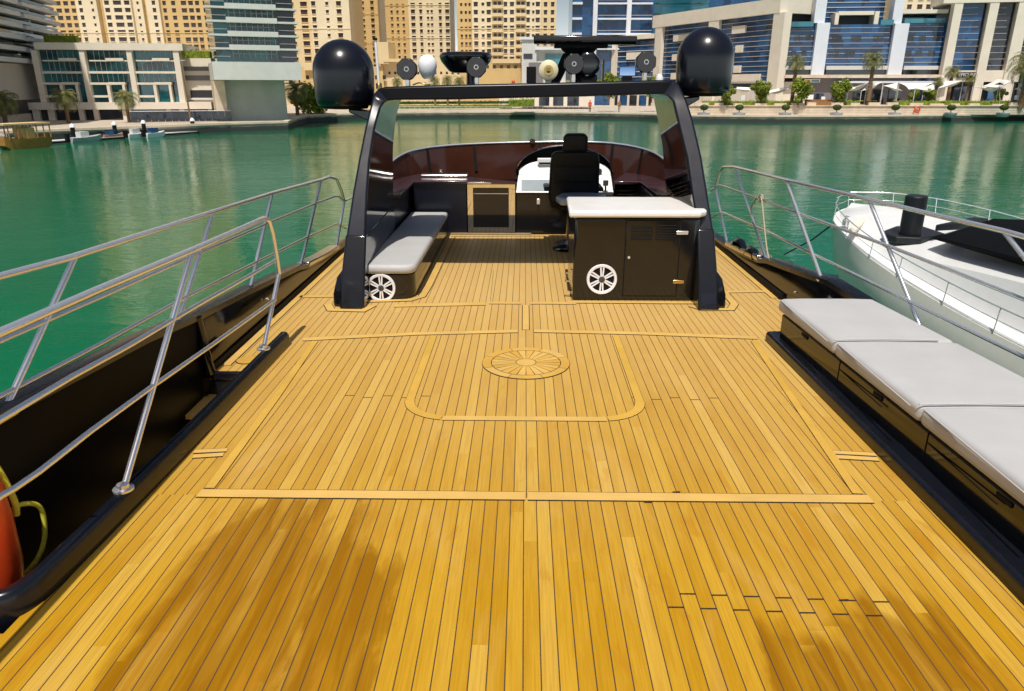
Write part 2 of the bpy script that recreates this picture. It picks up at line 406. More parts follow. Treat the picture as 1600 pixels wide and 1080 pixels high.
i = len(b.v); b.v += [Vector((x, y, .005)) for x, y in arc(-2.08, 5.12, .083, 0, 360, 32)[:-1]]; b.f.append(tuple(range(i, i + 32))); b.m.append(1)
b.build('deck_plate', [M['caulk'], M['inlay2']], deck)

def sweep(b, path, prof):
    """profile (offset to the left of travel, z) along a flat path (x, y[, z])"""
    P = [Vector((*p, 0)) if len(p) == 2 else Vector(p) for p in path]; secs = []
    for k, p in enumerate(P):
        t = P[min(k + 1, len(P) - 1)] - P[max(k - 1, 0)]; t.z = 0; t.normalize(); q = Vector((-t.y, t.x, 0))
        secs.append([p + q * o + Vector((0, 0, z)) for o, z in prof])
    b.loft(secs)
# left coaming: along the stair well, then turning outboard
pl = crom([(-1.862, 5.47), (-1.872, 4.4), (-1.885, 3.4), (-1.905, 2.62), (-1.935, 2.34), (-2.06, 2.24), (-2.4, 2.19), (-2.95, 2.15)], 8)
b = MB(); sweep(b, [(p.x, p.y) for p in pl], [(0, -.03), (-.002, .085), (-.020, .116), (-.060, .116), (-.075, .10), (-.078, -.25)])
b.build('coaming', M['coam'], yacht, smooth=35, bevel=.012)
b = MB(); sweep(b, [(1.985, .6), (2.0, 2.6), (1.985, 3.9), (1.965, 5.64)], [(0, 0), (0, .062), (-.016, .082), (-.14, .085), (-.16, .085), (-.16, 0)])
b.build('coaming', M['coam'], yacht, smooth=35, bevel=.01)
# black rubber fillets where sides meet the deck
b = MB(); b.box(-2.262, -2.243, 4.87, 10.0, 0, .05); b.build('rubbing_strip', M['rubber'], yacht)
b = MB(); b.box(2.478, 2.512, 6.85, 10.0, 0, .06); b.build('rubbing_strip', M['rubber'], yacht)
M['well'] = mat('stairwell_black', (.003, .003, .003), .4, var=.2, spec=.06)
# left side: bulwark and stair well
ztl = [(.5, .80), (2.0, .70), (2.83, .62), (4.11, .53), (4.81, .45), (5.77, .37), (7.14, .24), (7.55, .17), (8.7, .10), (9.2, .07), (10.3, .03)]
b = MB()
ys = [.5, 2, 2.83, 3.4, 4.11, 4.80, 4.86, 5.3, 5.77, 6.4, 7.14, 7.55, 8.2, 8.7, 9.2, 10.3]
fb_ = lambda y: -2.262 if y > 4.83 else -2.325
b.loft([[(fb_(y), y, -.02 if y > 4.83 else -.36), (-2.262, y, lerp(ztl, y) - .03), (-2.275, y, lerp(ztl, y)), (-2.36, y, lerp(ztl, y)), (-2.385, y, lerp(ztl, y) - .03), (-2.44 if y < 4.83 else -2.385, y, -.02 if y > 4.83 else -.36)] for y in ys])
bw = b.build('bulwark', [M['black'], M['well']], yacht, smooth=35)
for pl in bw.data.polygons:
    if all(bw.data.vertices[v].co.y + 3 < 4.84 for v in pl.vertices): pl.material_index = 1
b = MB(); b.loft([[(-2.252, y, lerp(ztl, y) - .035), (-2.252, y, lerp(ztl, y) + .004), (-2.27, y, lerp(ztl, y) + .012), (-2.37, y, lerp(ztl, y) + .012), (-2.395, y, lerp(ztl, y) - .02)] for y in ys])
b.build('capping', M['coam'], bw, smooth=40)
b = MB(); b.loft([[(-2.244, y, lerp(ztl, y) - .02), (-2.244, y, lerp(ztl, y) + .03), (-2.38, y, lerp(ztl, y) + .03), (-2.38, y, lerp(ztl, y) - .02)] for y in (7.45, 8.0, 8.75)])
b.build('fairlead_plate', M['steel'], bw, bevel=.012)
b = MB(); b.tube([(-2.255, 4.86, 0), (-2.262, 4.82, .2), (-2.27, 4.80, .44)], .036, 12); b.build('pillar', M['black'], bw, smooth=True)
b = MB(); b.lathe([(.012, 0), (.012, .02), (.006, .024)], (-2.25, 6.1, .20), 12, 'x'); b.build('drain_fitting', M['chrome'], bw, smooth=True)
b = MB()
for y0, y1 in ((.5, 4.86),):
    b.loft([[(-2.325, y, -.35), (-2.34, y, -.6), (-2.36, y, -1.7), (-2.46, y, -1.7), (-2.46, y, -.5), (-2.45, y, -.35)] for y in (y0, 2.5, 3.6, y1)])
b.build('stairwell_lining', M['well'], yacht, smooth=50)
for k in range(6):
    y1 = 4.86 - .36 * k; z = -.17 - .20 * k
    b = MB(); b.box(-2.34, -1.60, y1 - .36, y1 + .03, z - .03, z)
    st = b.build('stair_tread', M['inlay'], yacht)
    b = MB(); b.box(-2.34, -1.60, y1, y1 + .028, z + .002, z + (.165 if k else .12)); b.build('riser', M['coam'], st)
b = MB(); b.box(-2.62, -1.55, .4, 4.9, -1.75, -1.70); b.box(-1.60, -1.55, .4, 4.9, -1.7, -.06); b.box(-2.62, -1.55, .36, .42, -1.7, -.06); b.build('well_floor', M['well'], yacht)
b = MB(); b.box(-2.262, -1.96, 4.845, 4.885, -.045, .006); b.build('nosing', M['coam'], yacht, bevel=.006)
# right side bulwark
xr = [(.8, 3.12), (3.5, 3.05), (4.6, 2.95), (5.2, 2.80), (5.65, 2.62), (6.0, 2.535), (6.9, 2.512), (10.3, 2.49)]
ztr = [(.8, .10), (4.2, .10), (4.95, .14), (5.5, .35), (5.97, .42), (7.41, .27), (7.7, .21), (8.9, .11), (10.3, .05)]
ys = [.8, 2, 3.5, 4.2, 4.8, 5.2, 5.6, 5.97, 6.2, 6.5, 6.9, 7.41, 7.7, 8.3, 8.9, 9.5, 10.3]
def rsec(y, o, z): return (lerp(xr, y) + o, y, z)
b = MB(); b.loft([[rsec(y, 0, -.02), rsec(y, .13, -.02), rsec(y, .13, lerp(ztr, y) - .03), rsec(y, .10, lerp(ztr, y)), rsec(y, .015, lerp(ztr, y)), rsec(y, 0, lerp(ztr, y) - .03)] for y in ys])
bw = b.build('bulwark', M['black'], yacht, smooth=35)
b = MB(); b.loft([[rsec(y, .14, lerp(ztr, y) - .02), rsec(y, .11, lerp(ztr, y) + .014), rsec(y, .01, lerp(ztr, y) + .014), rsec(y, -.012, lerp(ztr, y) + .004), rsec(y, -.012, lerp(ztr, y) - .04)] for y in ys])
b.build('capping', M['coam'], bw, smooth=40)
b = MB(); b.loft([[rsec(y, -.02, lerp(ztr, y) - .02), rsec(y, .15, lerp(ztr, y) - .02), rsec(y, .15, lerp(ztr, y) + .045), rsec(y, -.02, lerp(ztr, y) + .04)] for y in (7.7, 8.3, 8.95)])
b.build('fairlead_plate', M['steel'], bw, bevel=.015)
b = MB()
for yy in (8.0, 8.5): b.loft([[(2.53 + .05 * math.cos(a), yy + q, .18 + h + .05 * math.sin(a)) for a in (0, .8, 1.6, 2.4, 3.14)] for q, h in ((-.18, -.01), (-.08, .05), (.08, .05), (.18, -.03))])
b.build('mooring_cleat', M['black'], bw, smooth=60)
b = MB(); b.lathe([(.010, 0), (.010, -.015), (.005, -.018)], (2.512, 6.55, .16), 12, 'x'); b.build('drain_fitting', M['chrome'], bw, smooth=True)
# hull down to the water
b = MB()
hs = [(-7, -2.30, 3.05, -.3), (.5, -2.38, 3.2, -.03), (3.5, -2.38, 3.17, -.03), (5.6, -2.38, 2.92, -.03), (6.9, -2.385, 2.64, -.03), (10.3, -2.37, 2.6, -.03), (10.4, -2.37, 2.6, -1.7), (16, -2.0, 2.3, -1.9), (22, -.9, 1.2, -2.0), (25.5, .08, .2, -1.9)]
b.loft([[(xl, y, zt), (xl * .93 - .05, y, -6.3), (x2 * .93, y, -6.3), (x2, y, zt)] for y, xl, x2, zt in hs], closed=False)
b.quad((-2.37, 10.4, -1.7), (2.6, 10.4, -1.7), (2.3, 16, -1.9), (-2.0, 16, -1.9)); b.quad((-2.0, 16, -1.9), (2.3, 16, -1.9), (.2, 25.5, -1.95), (.08, 25.5, -1.95)); b.quad((-2.3, -7, -.3), (3.05, -7, -.3), (2.8, -7, -6.3), (-2.2, -7, -6.3))
b.build('hull', M['black'], yacht, smooth=30)

# ================================================================== GUARD RAILS
def rail(name, label, top, rails, posts, r=.019, flange=True, group=None):
    t = thing(name, label, 'guard rail', tuple(posts[0][0]), group)
    b = MB(); b.tube(top, r * 1.15, 12); b.build('top_rail', M['chrome'], t, smooth=80)
    for q in rails:
        b = MB(); b.tube(q, r * .85, 10); b.build('middle_rail', M['chrome'], t, smooth=80)
    for foot, head in posts:
        b = MB(); b.tube([foot, head], r, 12); p = b.build('post', M['chrome'], t, smooth=80)
        if flange:
            b = MB(); b.lathe([(.048, -.002), (.048, .008), (.030, .012), (.028, .03), (r, .034)], foot, 18); b.build('foot_flange', M['chrome'], p, smooth=40)
    return t
L = -2.31
def LX(*pts): return [onX(x, y, L) for x, y in pts]
k = L / -2.25
top = [Vector((L, .6, 1.32))] + LX((0, 432), (112, 402), (333, 331), (425, 302), (502, 281)) + LX((515, 276), (526, 280), (533, 297), (538, 315))
mid = [Vector((L, .6, 1.03))] + LX((0, 533), (160, 463), (290, 405), (416, 350), (500, 315), (522, 307), (530, 307), (535, 313), (541, 313)) + [Vector((L, 11.5, .5))]
low = [Vector((L, .6, .85))] + LX((0, 620), (160, 536), (290, 465), (400, 410), (475, 373), (526, 350), (533, 352), (541, 357)) + [Vector((L, 11.5, .15))]
posts = [(onX(a, b_, L), onX(c, d, L)) for a, b_, c, d in ((4, 650, 118, 400), (277, 506, 333, 331), (390, 456, 425, 302), (469, 419, 502, 281), (524, 396, 538, 315))]
rail('guard_rail', 'stainless guard rail along the outer left side of the yacht above the black bulwark', top, [mid, low], posts, .0155)
L = -1.925
top = [Vector((L, .7, 1.10))] + LX((0, 520), (150, 454), (300, 391), (395, 349)) + LX((412, 341), (420, 345), (426, 365), (431, 395), (436, 428))
mid = [Vector((L, .7, .80))] + LX((0, 656), (110, 590), (200, 541), (320, 470), (400, 425), (430, 407))
low = [Vector((L, .7, .53))] + LX((0, 776)) + LX((20, 765), (60, 738), (140, 675), (235, 606), (330, 540), (430, 468))
posts = [(Vector((L, 3.05, .118)), onX(300, 393, L)), (Vector((L, 5.05, .118)), onX(436, 428, L))]
rail('guard_rail', 'stainless handrail with bent end standing on the left coaming beside the stairs', top, [mid, low], posts, .0158)
def RX(*pts): return [onX(x, y, X) for x, y, X in pts]
top = RX((1118, 293, 2.56), (1124, 270, 2.56), (1130, 261, 2.56), (1148, 261, 2.56), (1228, 281, 2.56), (1290, 296, 2.66), (1360, 312, 2.82), (1460, 336, 2.97), (1568, 361, 3.06), (1600, 370, 3.08)) + [Vector((3.16, .9, 1.31))]
mid = RX((1110, 297, 2.56), (1118, 294, 2.56), (1124, 289, 2.56), (1132, 291, 2.56), (1244, 332, 2.58), (1310, 356, 2.70), (1390, 385, 2.86), (1500, 428, 3.0), (1600, 468, 3.08)) + [Vector((3.16, .9, 1.0))]
low = RX((1112, 341, 2.56), (1120, 334, 2.56), (1130, 332, 2.56), (1200, 362, 2.56), (1270, 397, 2.58), (1340, 431, 2.74), (1440, 480, 2.92), (1530, 524, 3.02), (1600, 558, 3.09)) + [Vector((3.16, .9, .72))]
posts = [(onX(1137, 384, 2.56), onX(1118, 294, 2.56)), (onX(1198, 406, 2.56), onX(1148, 261, 2.56)), (onX(1284, 438, 2.56), onX(1228, 281, 2.56)), (onX(1433, 499, 2.92).lerp(onX(1358, 312, 2.82), -.28), onX(1358, 312, 2.82)), (Vector((3.12, 2.75, .12)), onX(1568, 361, 3.06))]
rail('guard_rail', 'stainless guard rail along the right side of the yacht with a rope tied to it', top, [mid, low], posts, .0155)
b = MB(); b.tube(crom(RX((1173, 338, 2.53), (1174, 325, 2.53), (1180, 313, 2.53), (1187, 307, 2.53), (1190, 312, 2.53), (1193, 340, 2.53), (1197, 380, 2.53), (1201, 404, 2.53)), 6), .008, 8)
b.tube(crom(RX((1183, 312, 2.53), (1189, 304, 2.535), (1192, 311, 2.545), (1187, 315, 2.53), (1184, 308, 2.525)), 5), .009, 8)
tag(b.build('mooring_rope', M['rope'], None, smooth=80), 'thin pale rope looped over the right guard rail of the yacht', 'rope')

# ================================================================== RADAR ARCH
arch = thing('radar_arch', 'black radar arch with raked legs spanning the teak deck', 'arch', (0, 7, 0))
YA = [(482, 6.47), (440, 6.57), (367, 6.78), (300, 6.98), (250, 7.14), (200, 7.30), (165, 7.40), (138, 7.48)]
def leg(rows, sgn):
    secs = []
    for py, xo, xi in rows:
        Y = lerp(sorted((-a, c) for a, c in YA), -py); o = at(xo, py, Y); i = at(xi, py, Y); f = 8.6 + .3 * max(0, i.z) / 1.9
        secs.append([o, i, Vector((i.x - sgn * -.06 if False else i.x + sgn * .06, f, i.z)), Vector((o.x + sgn * .02, f, o.z))])
    return secs
Lr = [(482, 531, 568), (440, 533, 569), (367, 541, 571), (300, 551, 574), (250, 560, 578), (200, 570, 586), (168, 578, 595)]
Rr = [(480, 1124, 1092), (440, 1121, 1092), (357, 1115, 1090), (301, 1106, 1081), (246, 1097, 1073), (190, 1084, 1059), (158, 1074, 1051)]
ls, rs = leg(Lr, -1), leg(Rr, 1)
def beam(x0, y0, x1, y1):
    o = at(x0, y0, 7.50); i = at(x1, y1, 7.46); return [o, i, Vector((i.x + (.05 if i.x > 1.2 else -.05 if i.x < -1.2 else 0), 8.88, i.z + .012)), Vector((o.x, 8.9, o.z - .03))]
secs = ls + [beam(583, 148, 600, 161), beam(590, 139, 606, 157.5), beam(602, 135.5, 618, 156.5), beam(700, 132.5, 710, 156), beam(800, 130.5, 800, 153.5), beam(920, 128, 918, 151), beam(1036, 125, 1024, 147.5),
             beam(1052, 126, 1037, 147.5), beam(1061, 131, 1043, 150.5)] + rs[::-1]
b = MB(); b.loft(secs)
for q, fc_ in enumerate(b.f):
    if q < (len(secs) - 1) * 4 and q % 4 in (1, 2): b.m[q] = 1
    if q < (len(secs) - 1) * 4 and q % 4 == 0 and len(ls) + 1 <= q // 4 < len(ls) + 7: b.m[q] = 2
b.build('arch_frame', [M['navy'], M['gloss'], M['beam']], arch, smooth=40, bevel=.022, seg=4)
for ss, sg in ((ls, -1), (rs, 1)):
    b = MB(); cc = []
    for q in ss[:3]:
        cen = sum(q, Vector()) / 4; cc.append([p + Vector((.006 * (1 if p.x > cen.x else -1), .006 * (1 if p.y > cen.y else -1), 0)) for p in q])
    for p in cc[0]: p.z = .001
    b.loft(cc); lb = b.build('leg_base', M['black'], arch, smooth=40, bevel=.02, seg=4)
    x = ss[0][0].x; b = MB()
    b.loft([[(x - sg * .05, y0, z), (x + sg * w_, y0 + .05, z), (x + sg * w_, y1 - .05, z), (x - sg * .05, y1, z)] for z, w_, y0, y1 in ((.002, .085, 6.50, 7.9), (.12, .08, 6.52, 7.88), (.26, .05, 6.58, 7.8), (.33, .0, 6.66, 7.7))])
    b.build('foot_fairing', M['black'], lb, smooth=50, bevel=.03, seg=4)
# plate the domes hang from
def dome(label, cx, cy, zt, zb, r, bracket):
    t = thing('satellite_dome', label, 'satellite dome', (cx, cy, zb), 'satellite domes either side of the radar arch')
    h = zt - r; pr = [(.0, zb), (r * .86, zb), (r * .93, zb + .02), (r * .965, zb + .06), (r * .985, zb + .16), (r, zb + .28), (r, h)]
    pr += [(r * math.cos(a), h + r * math.sin(a)) for a in [R(6 * q) for q in range(1, 15)]] + [(.0, zt)]
    b = MB(); b.lathe(pr, (cx, cy, 0), 48); b.build('dome_cover', M['dome'], t, smooth=60)
    b = MB(); b.lathe([(r * .5, zb - .035), (r * .72, zb - .03), (r * .76, zb - .002)], (cx, cy, 0), 32); b.build('base_plate', M['rubber'], t, smooth=40)
    b = MB(); s = 1 if bracket > cx else -1
    b.loft([[(bracket, cy + d, zz), (cx + s * .1, cy + d * .8, zb - .03)] for d, zz in ((-.12, zb - .14), (.25, zb - .14))], closed=False, cap=False) if False else None
    b.loft([[(x, cy - w_, z0), (x, cy + w_, z0), (x, cy + w_, z1), (x, cy - w_, z1)] for x, z0, z1, w_ in ((bracket, zb - .20, zb - .06, .14), (bracket - s * .12, zb - .15, zb - .045, .13), (cx + s * .05, zb - .065, zb - .03, .12))])
    b.build('bracket', M['black'], t, bevel=.012)
DY = 8.0
dl = at(533, 61, DY); dlb = at(533, 165, DY); dr = at(1106, 42, DY); drb = at(1107, 145, DY)
dome('black satellite dome left of the arch, the lower hung of the two', dl.x, DY, dl.z, dlb.z, .310, -1.50)
dome('black satellite dome right of the arch, in front of the office building', dr.x, DY, dr.z, drb.z, .285, 1.52)
# round loudspeakers on the beam
ZB = 1.965
def deckspeaker(label, px, py, r, Y=7.95, yaw=0, deep=.16):
    c = at(px, py, Y); t = thing('tower_speaker', label, 'loudspeaker', (c.x, Y, ZB + (.03 if px > 800 else 0)), 'round loudspeakers along the top of the arch')
    n = 8; b = MB(); secs = []
    for rr, d in ((r * .94, 0), (r, .02), (r, .05), (r * .9, deep), (r * .5, deep + .05)):
        secs.append([Vector((c.x + rr * math.cos(2 * math.pi * (k_ + .5) / n), Y + d, c.z + rr * math.sin(2 * math.pi * (k_ + .5) / n))) for k_ in range(n)])
    b.loft(secs[::-1]); h = b.build('housing', M['navy'], t, bevel=.008)
    b = MB(); b.lathe([(r * .88, -.004), (r * .88, .004)], c, 32, 'y'); g = b.build('grille', M['grille'], h)
    b = MB(); b.lathe([(r * .22, -.006), (r * .22, -.002)], c, 20, 'y'); b.build('badge_ring', M['steel'], g)
    b = MB(); b.lathe([(r * .15, -.009), (r * .15, -.005)], c, 20, 'y'); b.build('badge_centre', M['black'], g)
    b = MB(); b.box(c.x - .02, c.x + .02, Y + .03, Y + .11, ZB - .02, c.z - r * .85); b.build('mount', M['steel'], t, bevel=.005)
deckspeaker('round dark loudspeaker on the arch, left of the white lamp', 635, 108, .112)
deckspeaker('round dark loudspeaker on the arch, in front of the black dish antenna', 744, 105, .108)
deckspeaker('round dark loudspeaker on the arch, before the searchlight under the radar bar', 897, 100, .108)
deckspeaker('round dark loudspeaker on the arch, beside the right dome', 1010, 97, .110)
# black searchlight drum behind the third speaker
c = at(919, 101, 8.15); t = thing('searchlight', 'black faceted searchlight drum on the arch below the radar bar', 'searchlight', (c.x, 8.15, ZB + .02))
b = MB(); secs = []
for rr, d in ((.10, -.02), (.130, .0), (.142, .08), (.135, .22), (.08, .28)): secs.append([Vector((c.x + rr * math.cos(2 * math.pi * (k_ + .5) / 8), 8.15 + d, c.z + rr * math.sin(2 * math.pi * (k_ + .5) / 8))) for k_ in range(8)])
b.loft(secs[::-1]); b.build('drum', M['black'], t, bevel=.012)
b = MB(); b.box(c.x - .10, c.x + .10, 8.16, 8.36, ZB, c.z - .10); b.build('foot', M['rubber'], t, bevel=.01)
b = MB(); b.box(c.x - .175, c.x - .155, 8.2, 8.3, ZB, c.z + .05); b.box(c.x + .155, c.x + .175, 8.2, 8.3, ZB, c.z + .05); b.build('yoke', M['navy'], t)
# white lamp
c = at(668, 103, 8.0); t = thing('flood_lamp', 'white egg shaped lamp on the arch next to the leftmost speaker', 'lamp', (c.x, 8.0, ZB))
b = MB(); b.lathe([(.0, .255), (.058, .24), (.09, .195), (.097, .145), (.086, .085), (.062, .04), (.042, .02)], (c.x, 8.0, c.z - .145), 32); b.build('lamp_body', M['ringw'], t, smooth=60)
b = MB(); b.lathe([(.05, .02), (.05, .0), (.0, .0)], (c.x + .012, 7.985, c.z - .175), 24); b.lathe([(.04, -.06), (.02, -.003)], (c.x, 8.0, c.z - .175), 12); b.build('lamp_neck', M['cream_plastic'], t, smooth=40)
b = MB(); b.tube(crom([(c.x + .04, 7.98, c.z - .13), (c.x, 7.96, c.z - .19), (c.x - .08, 7.98, ZB + .02), (c.x - .16, 8.0, ZB)], 5), .007, 6); b.build('cable', M['gold'], t, smooth=80)
# horn
c = at(857, 110, 8.0); t = thing('signal_horn', 'cream round horn on the arch left of the searchlight', 'horn', (c.x, 8.0, ZB))
b = MB(); b.lathe([(.093, -.02), (.10, -.012), (.095, 0), (.07, .02), (.045, .05), (.02, .10), (.018, .2)], (c.x, 8.0, c.z), 32, 'y', cap=True); b.build('bell', M['cream_plastic'], t, smooth=50)
b = MB(); b.lathe([(.0, -.045), (.022, -.04), (.028, -.02)], (c.x, 8.0, c.z), 20, 'y'); b.lathe([(.05, -.024), (.05, -.019)], (c.x, 8, c.z), 24, 'y'); b.build('throat', M['gold'], t, smooth=50)
b = MB(); b.box(c.x - .03, c.x + .03, 8.04, 8.10, ZB, c.z - .05); b.build('stand', M['ringw'], t, bevel=.008)
# dish antenna
c0, c1 = at(687, 98, 8.35), at(769, 98, 8.35); cx = (c0.x + c1.x) / 2; rr = (c1.x - c0.x) / 2; zt = at(728, 81, 8.35).z; zb = at(728, 114, 8.35).z
t = thing('dish_antenna', 'flat black saucer antenna on a short post on the arch', 'antenna', (cx, 8.35, ZB))
b = MB(); b.lathe([(.0, zb), (rr * .52, zb), (rr * .66, zb + .02), (rr * .93, zb + .11), (rr, zb + .16), (rr * .99, zt - .035), (rr * .9, zt - .01), (rr * .5, zt), (0, zt)], (cx, 8.35, 0), 48); b.build('saucer', M['black'], t, smooth=35)
b = MB(); b.lathe([(.06, ZB), (.055, zb)], (cx + .06, 8.35, 0), 20); b.build('post', M['navy'], t, smooth=50)
# open array radar
a0, a1 = at(834, 63, 8.2), at(996, 63, 8.2); cx = (a0.x + a1.x) / 2
t = thing('radar_scanner', 'long black open array radar bar above the arch', 'radar', (cx - .02, 8.3, ZB))
zt = at(915, 55.5, 8.2).z; zb = at(915, 69, 8.2).z
b = MB(); b.loft([[(a0.x, 8.2 + y, z + .006) for y, z in ((0, zb + .03), (.03, zb), (.15, zb), (.18, zb + .03), (.17, zt), (.02, zt))], [(a1.x, 8.2 + y, z - .004) for y, z in ((0, zb + .03), (.03, zb), (.15, zb), (.18, zb + .03), (.17, zt), (.02, zt))]]); b.build('array', M['black'], t, bevel=.012)
b = MB(); b.lathe([(.07, ZB), (.09, ZB + .05), (.08, zb - .12), (.16, zb - .07), (.20, zb - .03), (.06, zb + .01)], (cx - .05, 8.42, 0), 24); b.box(cx - .32, cx + .24, 8.25, 8.36, zb - .035, zb + .002); b.build('pedestal', M['rubber'], t, smooth=40)
b = MB(); b.loft([[(cx - .36, 8.4, ZB), (cx - .26, 8.4, ZB), (cx - .26, 8.46, ZB), (cx - .36, 8.46, ZB)], [(cx - .22, 8.4, zb - .08), (cx - .1, 8.4, zb - .08), (cx - .1, 8.46, zb - .08), (cx - .22, 8.46, zb - .08)]]); b.build('brace', M['rubber'], t)
# small lit screen
c0, c1 = at(969, 105, 8.1), at(992, 118, 8.1)
t = thing('small_screen', 'small blue lit screen standing on the arch beside the rightmost speaker', 'screen', ((c0.x + c1.x) / 2, 8.1, ZB))
b = MB(); b.box(c0.x - .006, c1.x + .006, 8.1, 8.12, c1.z - .006, c0.z + .006); b.build('casing', M['navy'], t)
b = MB(); b.box(c0.x, c1.x, 8.096, 8.0995, c1.z, c0.z); b.build('screen_panel', M['lit'], t)
b = MB(); xx = (c0.x + c1.x) / 2; b.box(xx - .05, xx + .05, 8.09, 8.14, ZB, c1.z - .008); b.build('stand', M['rubber'], t)
# white whip antenna
p0, p1 = at(592, 131, 7.95), at(586.5, 63, 7.95)
t = thing('whip_antenna', 'short white rod antenna with black tip at the left end of the arch', 'antenna', tuple(p0))
b = MB(); b.tube([p0, p1], .016, 10, .013); b.build('rod', M['ringw'], t, smooth=80)
b = MB(); b.tube([p1, p1 + Vector((-.002, 0, .02))], .022, 10); b.build('tip', M['rubber'], t, smooth=80)
b = MB(); b.lathe([(.032, -.05), (.03, .0), (.018, .01)], p0, 14); b.build('socket', M['gold'], t, smooth=50)
# small things lying along the beam
for px, wd, hh, m_, lab, nm, cat in ((830, .05, .10, 'rubber', 'small black box standing on the arch left of the cream horn', 'junction_box', 'box'),
                                (764, .0, .0, None, '', '', ''), (802, .018, .03, 'orange', 'tiny red lamp on top of the arch beam', 'marker_lamp', 'lamp'), (1030, .04, .09, 'ringw', 'small white spray horn on the arch by the right dome', 'spray_horn', 'horn')):
    if not m_: continue
    p = at(px, 127, 8.1); z0 = at(px, 129, 7.84).z - .005; b = MB()
    if m_ == 'rubber': b.box(p.x - wd, p.x + wd, 8.06, 8.14, z0, z0 + .16)
    else: b.lathe([(wd, z0), (wd, z0 + hh * .6), (wd * .5, z0 + hh)], (p.x, 8.1, 0), 14)
    tag(b.build(nm, M[m_], None, bevel=.006), lab, cat)

# ================================================================== COCKPIT
def speaker_part(parent, cx, y, cz, r):
    """white ring with six double spokes and a hub, facing aft"""
    b = MB(); b.lathe([(r * .80, -.008), (r * .83, -.016), (r * .97, -.018), (r, -.006), (r * 1.0, .0), (r * .80, .0), (r * .80, -.008)], (cx, y, cz), 40, 'y', cap=False); s = b.build('speaker_ring', M['ringw'], parent, smooth=50)
    b = MB(); b.lathe([(r * .82, -.0005), (r * .82, -.001)], (cx, y - .0015, cz), 32, 'y'); b.build('speaker_cone', M['rubber'], s)
    b = MB()
    for k_ in range(6):
        a = R(90 + 60 * k_)
        for o in (-.075, .075):
            d = Vector((math.cos(a), 0, math.sin(a))); q = Vector((-math.sin(a), 0, math.cos(a))); c_ = Vector((cx, y, cz))
            p = []
            for yy in (-.006, -.013):
                p += [c_ + d * (r * .18) + q * (r * (o * .7 - .05)) + Vector((0, yy, 0)), c_ + d * (r * .82) + q * (r * (o * 1.3 - .05)) + Vector((0, yy, 0)), c_ + d * (r * .82) + q * (r * (o * 1.3 + .05)) + Vector((0, yy, 0)), c_ + d * (r * .18) + q * (r * (o * .7 + .05)) + Vector((0, yy, 0))]
            b.hexa(p[:4] + p[4:])
    b.build('speaker_spokes', M['ringw'], s)
    b = MB(); b.lathe([(r * .14, -.018), (r * .2, -.016), (r * .22, -.004)], (cx, y, cz), 24, 'y'); b.build('speaker_hub', M['grille'], s, smooth=50)
# left bench
t = thing('side_bench', 'low black bench with one long grey cushion along the left cockpit side', 'bench', (-1.27, 8.3, 0))
def bench_poly(x0, x1, y0, y1, r):
    return [(x0, y0)] + [(x1 - r + r * math.sin(R(a)), y0 + r - r * math.cos(R(a))) for a in (0, 15, 30, 45, 60, 75, 90)] + [(x1 - .0, y1), (x0, y1)]
b = MB(); b.prism(bench_poly(-1.54, -1.06, 6.80, 9.95, .16), 0, .245); bs = b.build('bench_base', M['black'], t, smooth=30, bevel=.01)
b = MB(); b.prism(bench_poly(-1.545, -1.035, 6.77, 9.93, .12), .255, .345); b.build('cushion', M['cushion'], t, smooth=30, bevel=.038, seg=5)
speaker_part(bs, -1.375, 6.797, .118, .140)
# bar cabinet
t = thing('bar_cabinet', 'black wet bar cabinet with white top, vented door and round speaker', 'cabinet', (1.06, 7.2, 0))
b = MB(); b.prism([(.47, 6.79), (1.62, 6.79), (1.66, 6.83), (1.66, 7.62), (.47, 7.62)], 0, .80); bd = b.build('cabinet_body', M['black'], t, smooth=30, bevel=.03, seg=4)
b = MB(); b.prism([(.415, 6.735), (1.62, 6.735), (1.70, 6.83), (1.72, 7.66), (.44, 7.66)], .808, .872); b.build('worktop', M['counter'], t, smooth=30, bevel=.022, seg=4)
b = MB(); b.box(.955, 1.46, 6.778, 6.789, .055, .775); dr_ = b.build('door', M['black'], t, bevel=.004)
b = MB(); b.box(.948, 1.467, 6.7845, 6.7885, .048, .782); b.build('door_gap', M['rubber'], t)
b = MB()
for x0, x1 in ((1.0, 1.20), (1.23, 1.42)):
    for q in range(6): z = .60 + q * .025; b.hexa([(x0, 6.768, z), (x1, 6.768, z), (x1, 6.777, z + .004), (x0, 6.777, z + .004), (x0, 6.766, z + .006), (x1, 6.766, z + .006), (x1, 6.777, z + .012), (x0, 6.777, z + .012)])
b.build('vent_louvre', M['rubber'], dr_)
b = MB(); b.lathe([(.012, -.012), (.014, -.004), (.014, .0)], (.99, 6.777, .43), 16, 'y'); b.build('door_lock', M['chrome'], dr_, smooth=50)
for z in (.665, .195):
    b = MB(); b.box(1.42, 1.53, 6.766, 6.7775, z - .018, z + .018); b.build('hinge', M['gold'] if z < .5 else M['chrome'], t, bevel=.012)
speaker_part(bd, .745, 6.786, .215, .146)
b = MB(); b.box(.452, .468, 6.84, 6.90, .15, .29); b.box(.40, .4515, 6.85, 6.865, .17, .185); b.box(.40, .4515, 6.85, 6.865, .25, .265); b.box(.395, .405, 6.85, 6.865, .17, .265); b.build('side_handle', M['steel'], t)
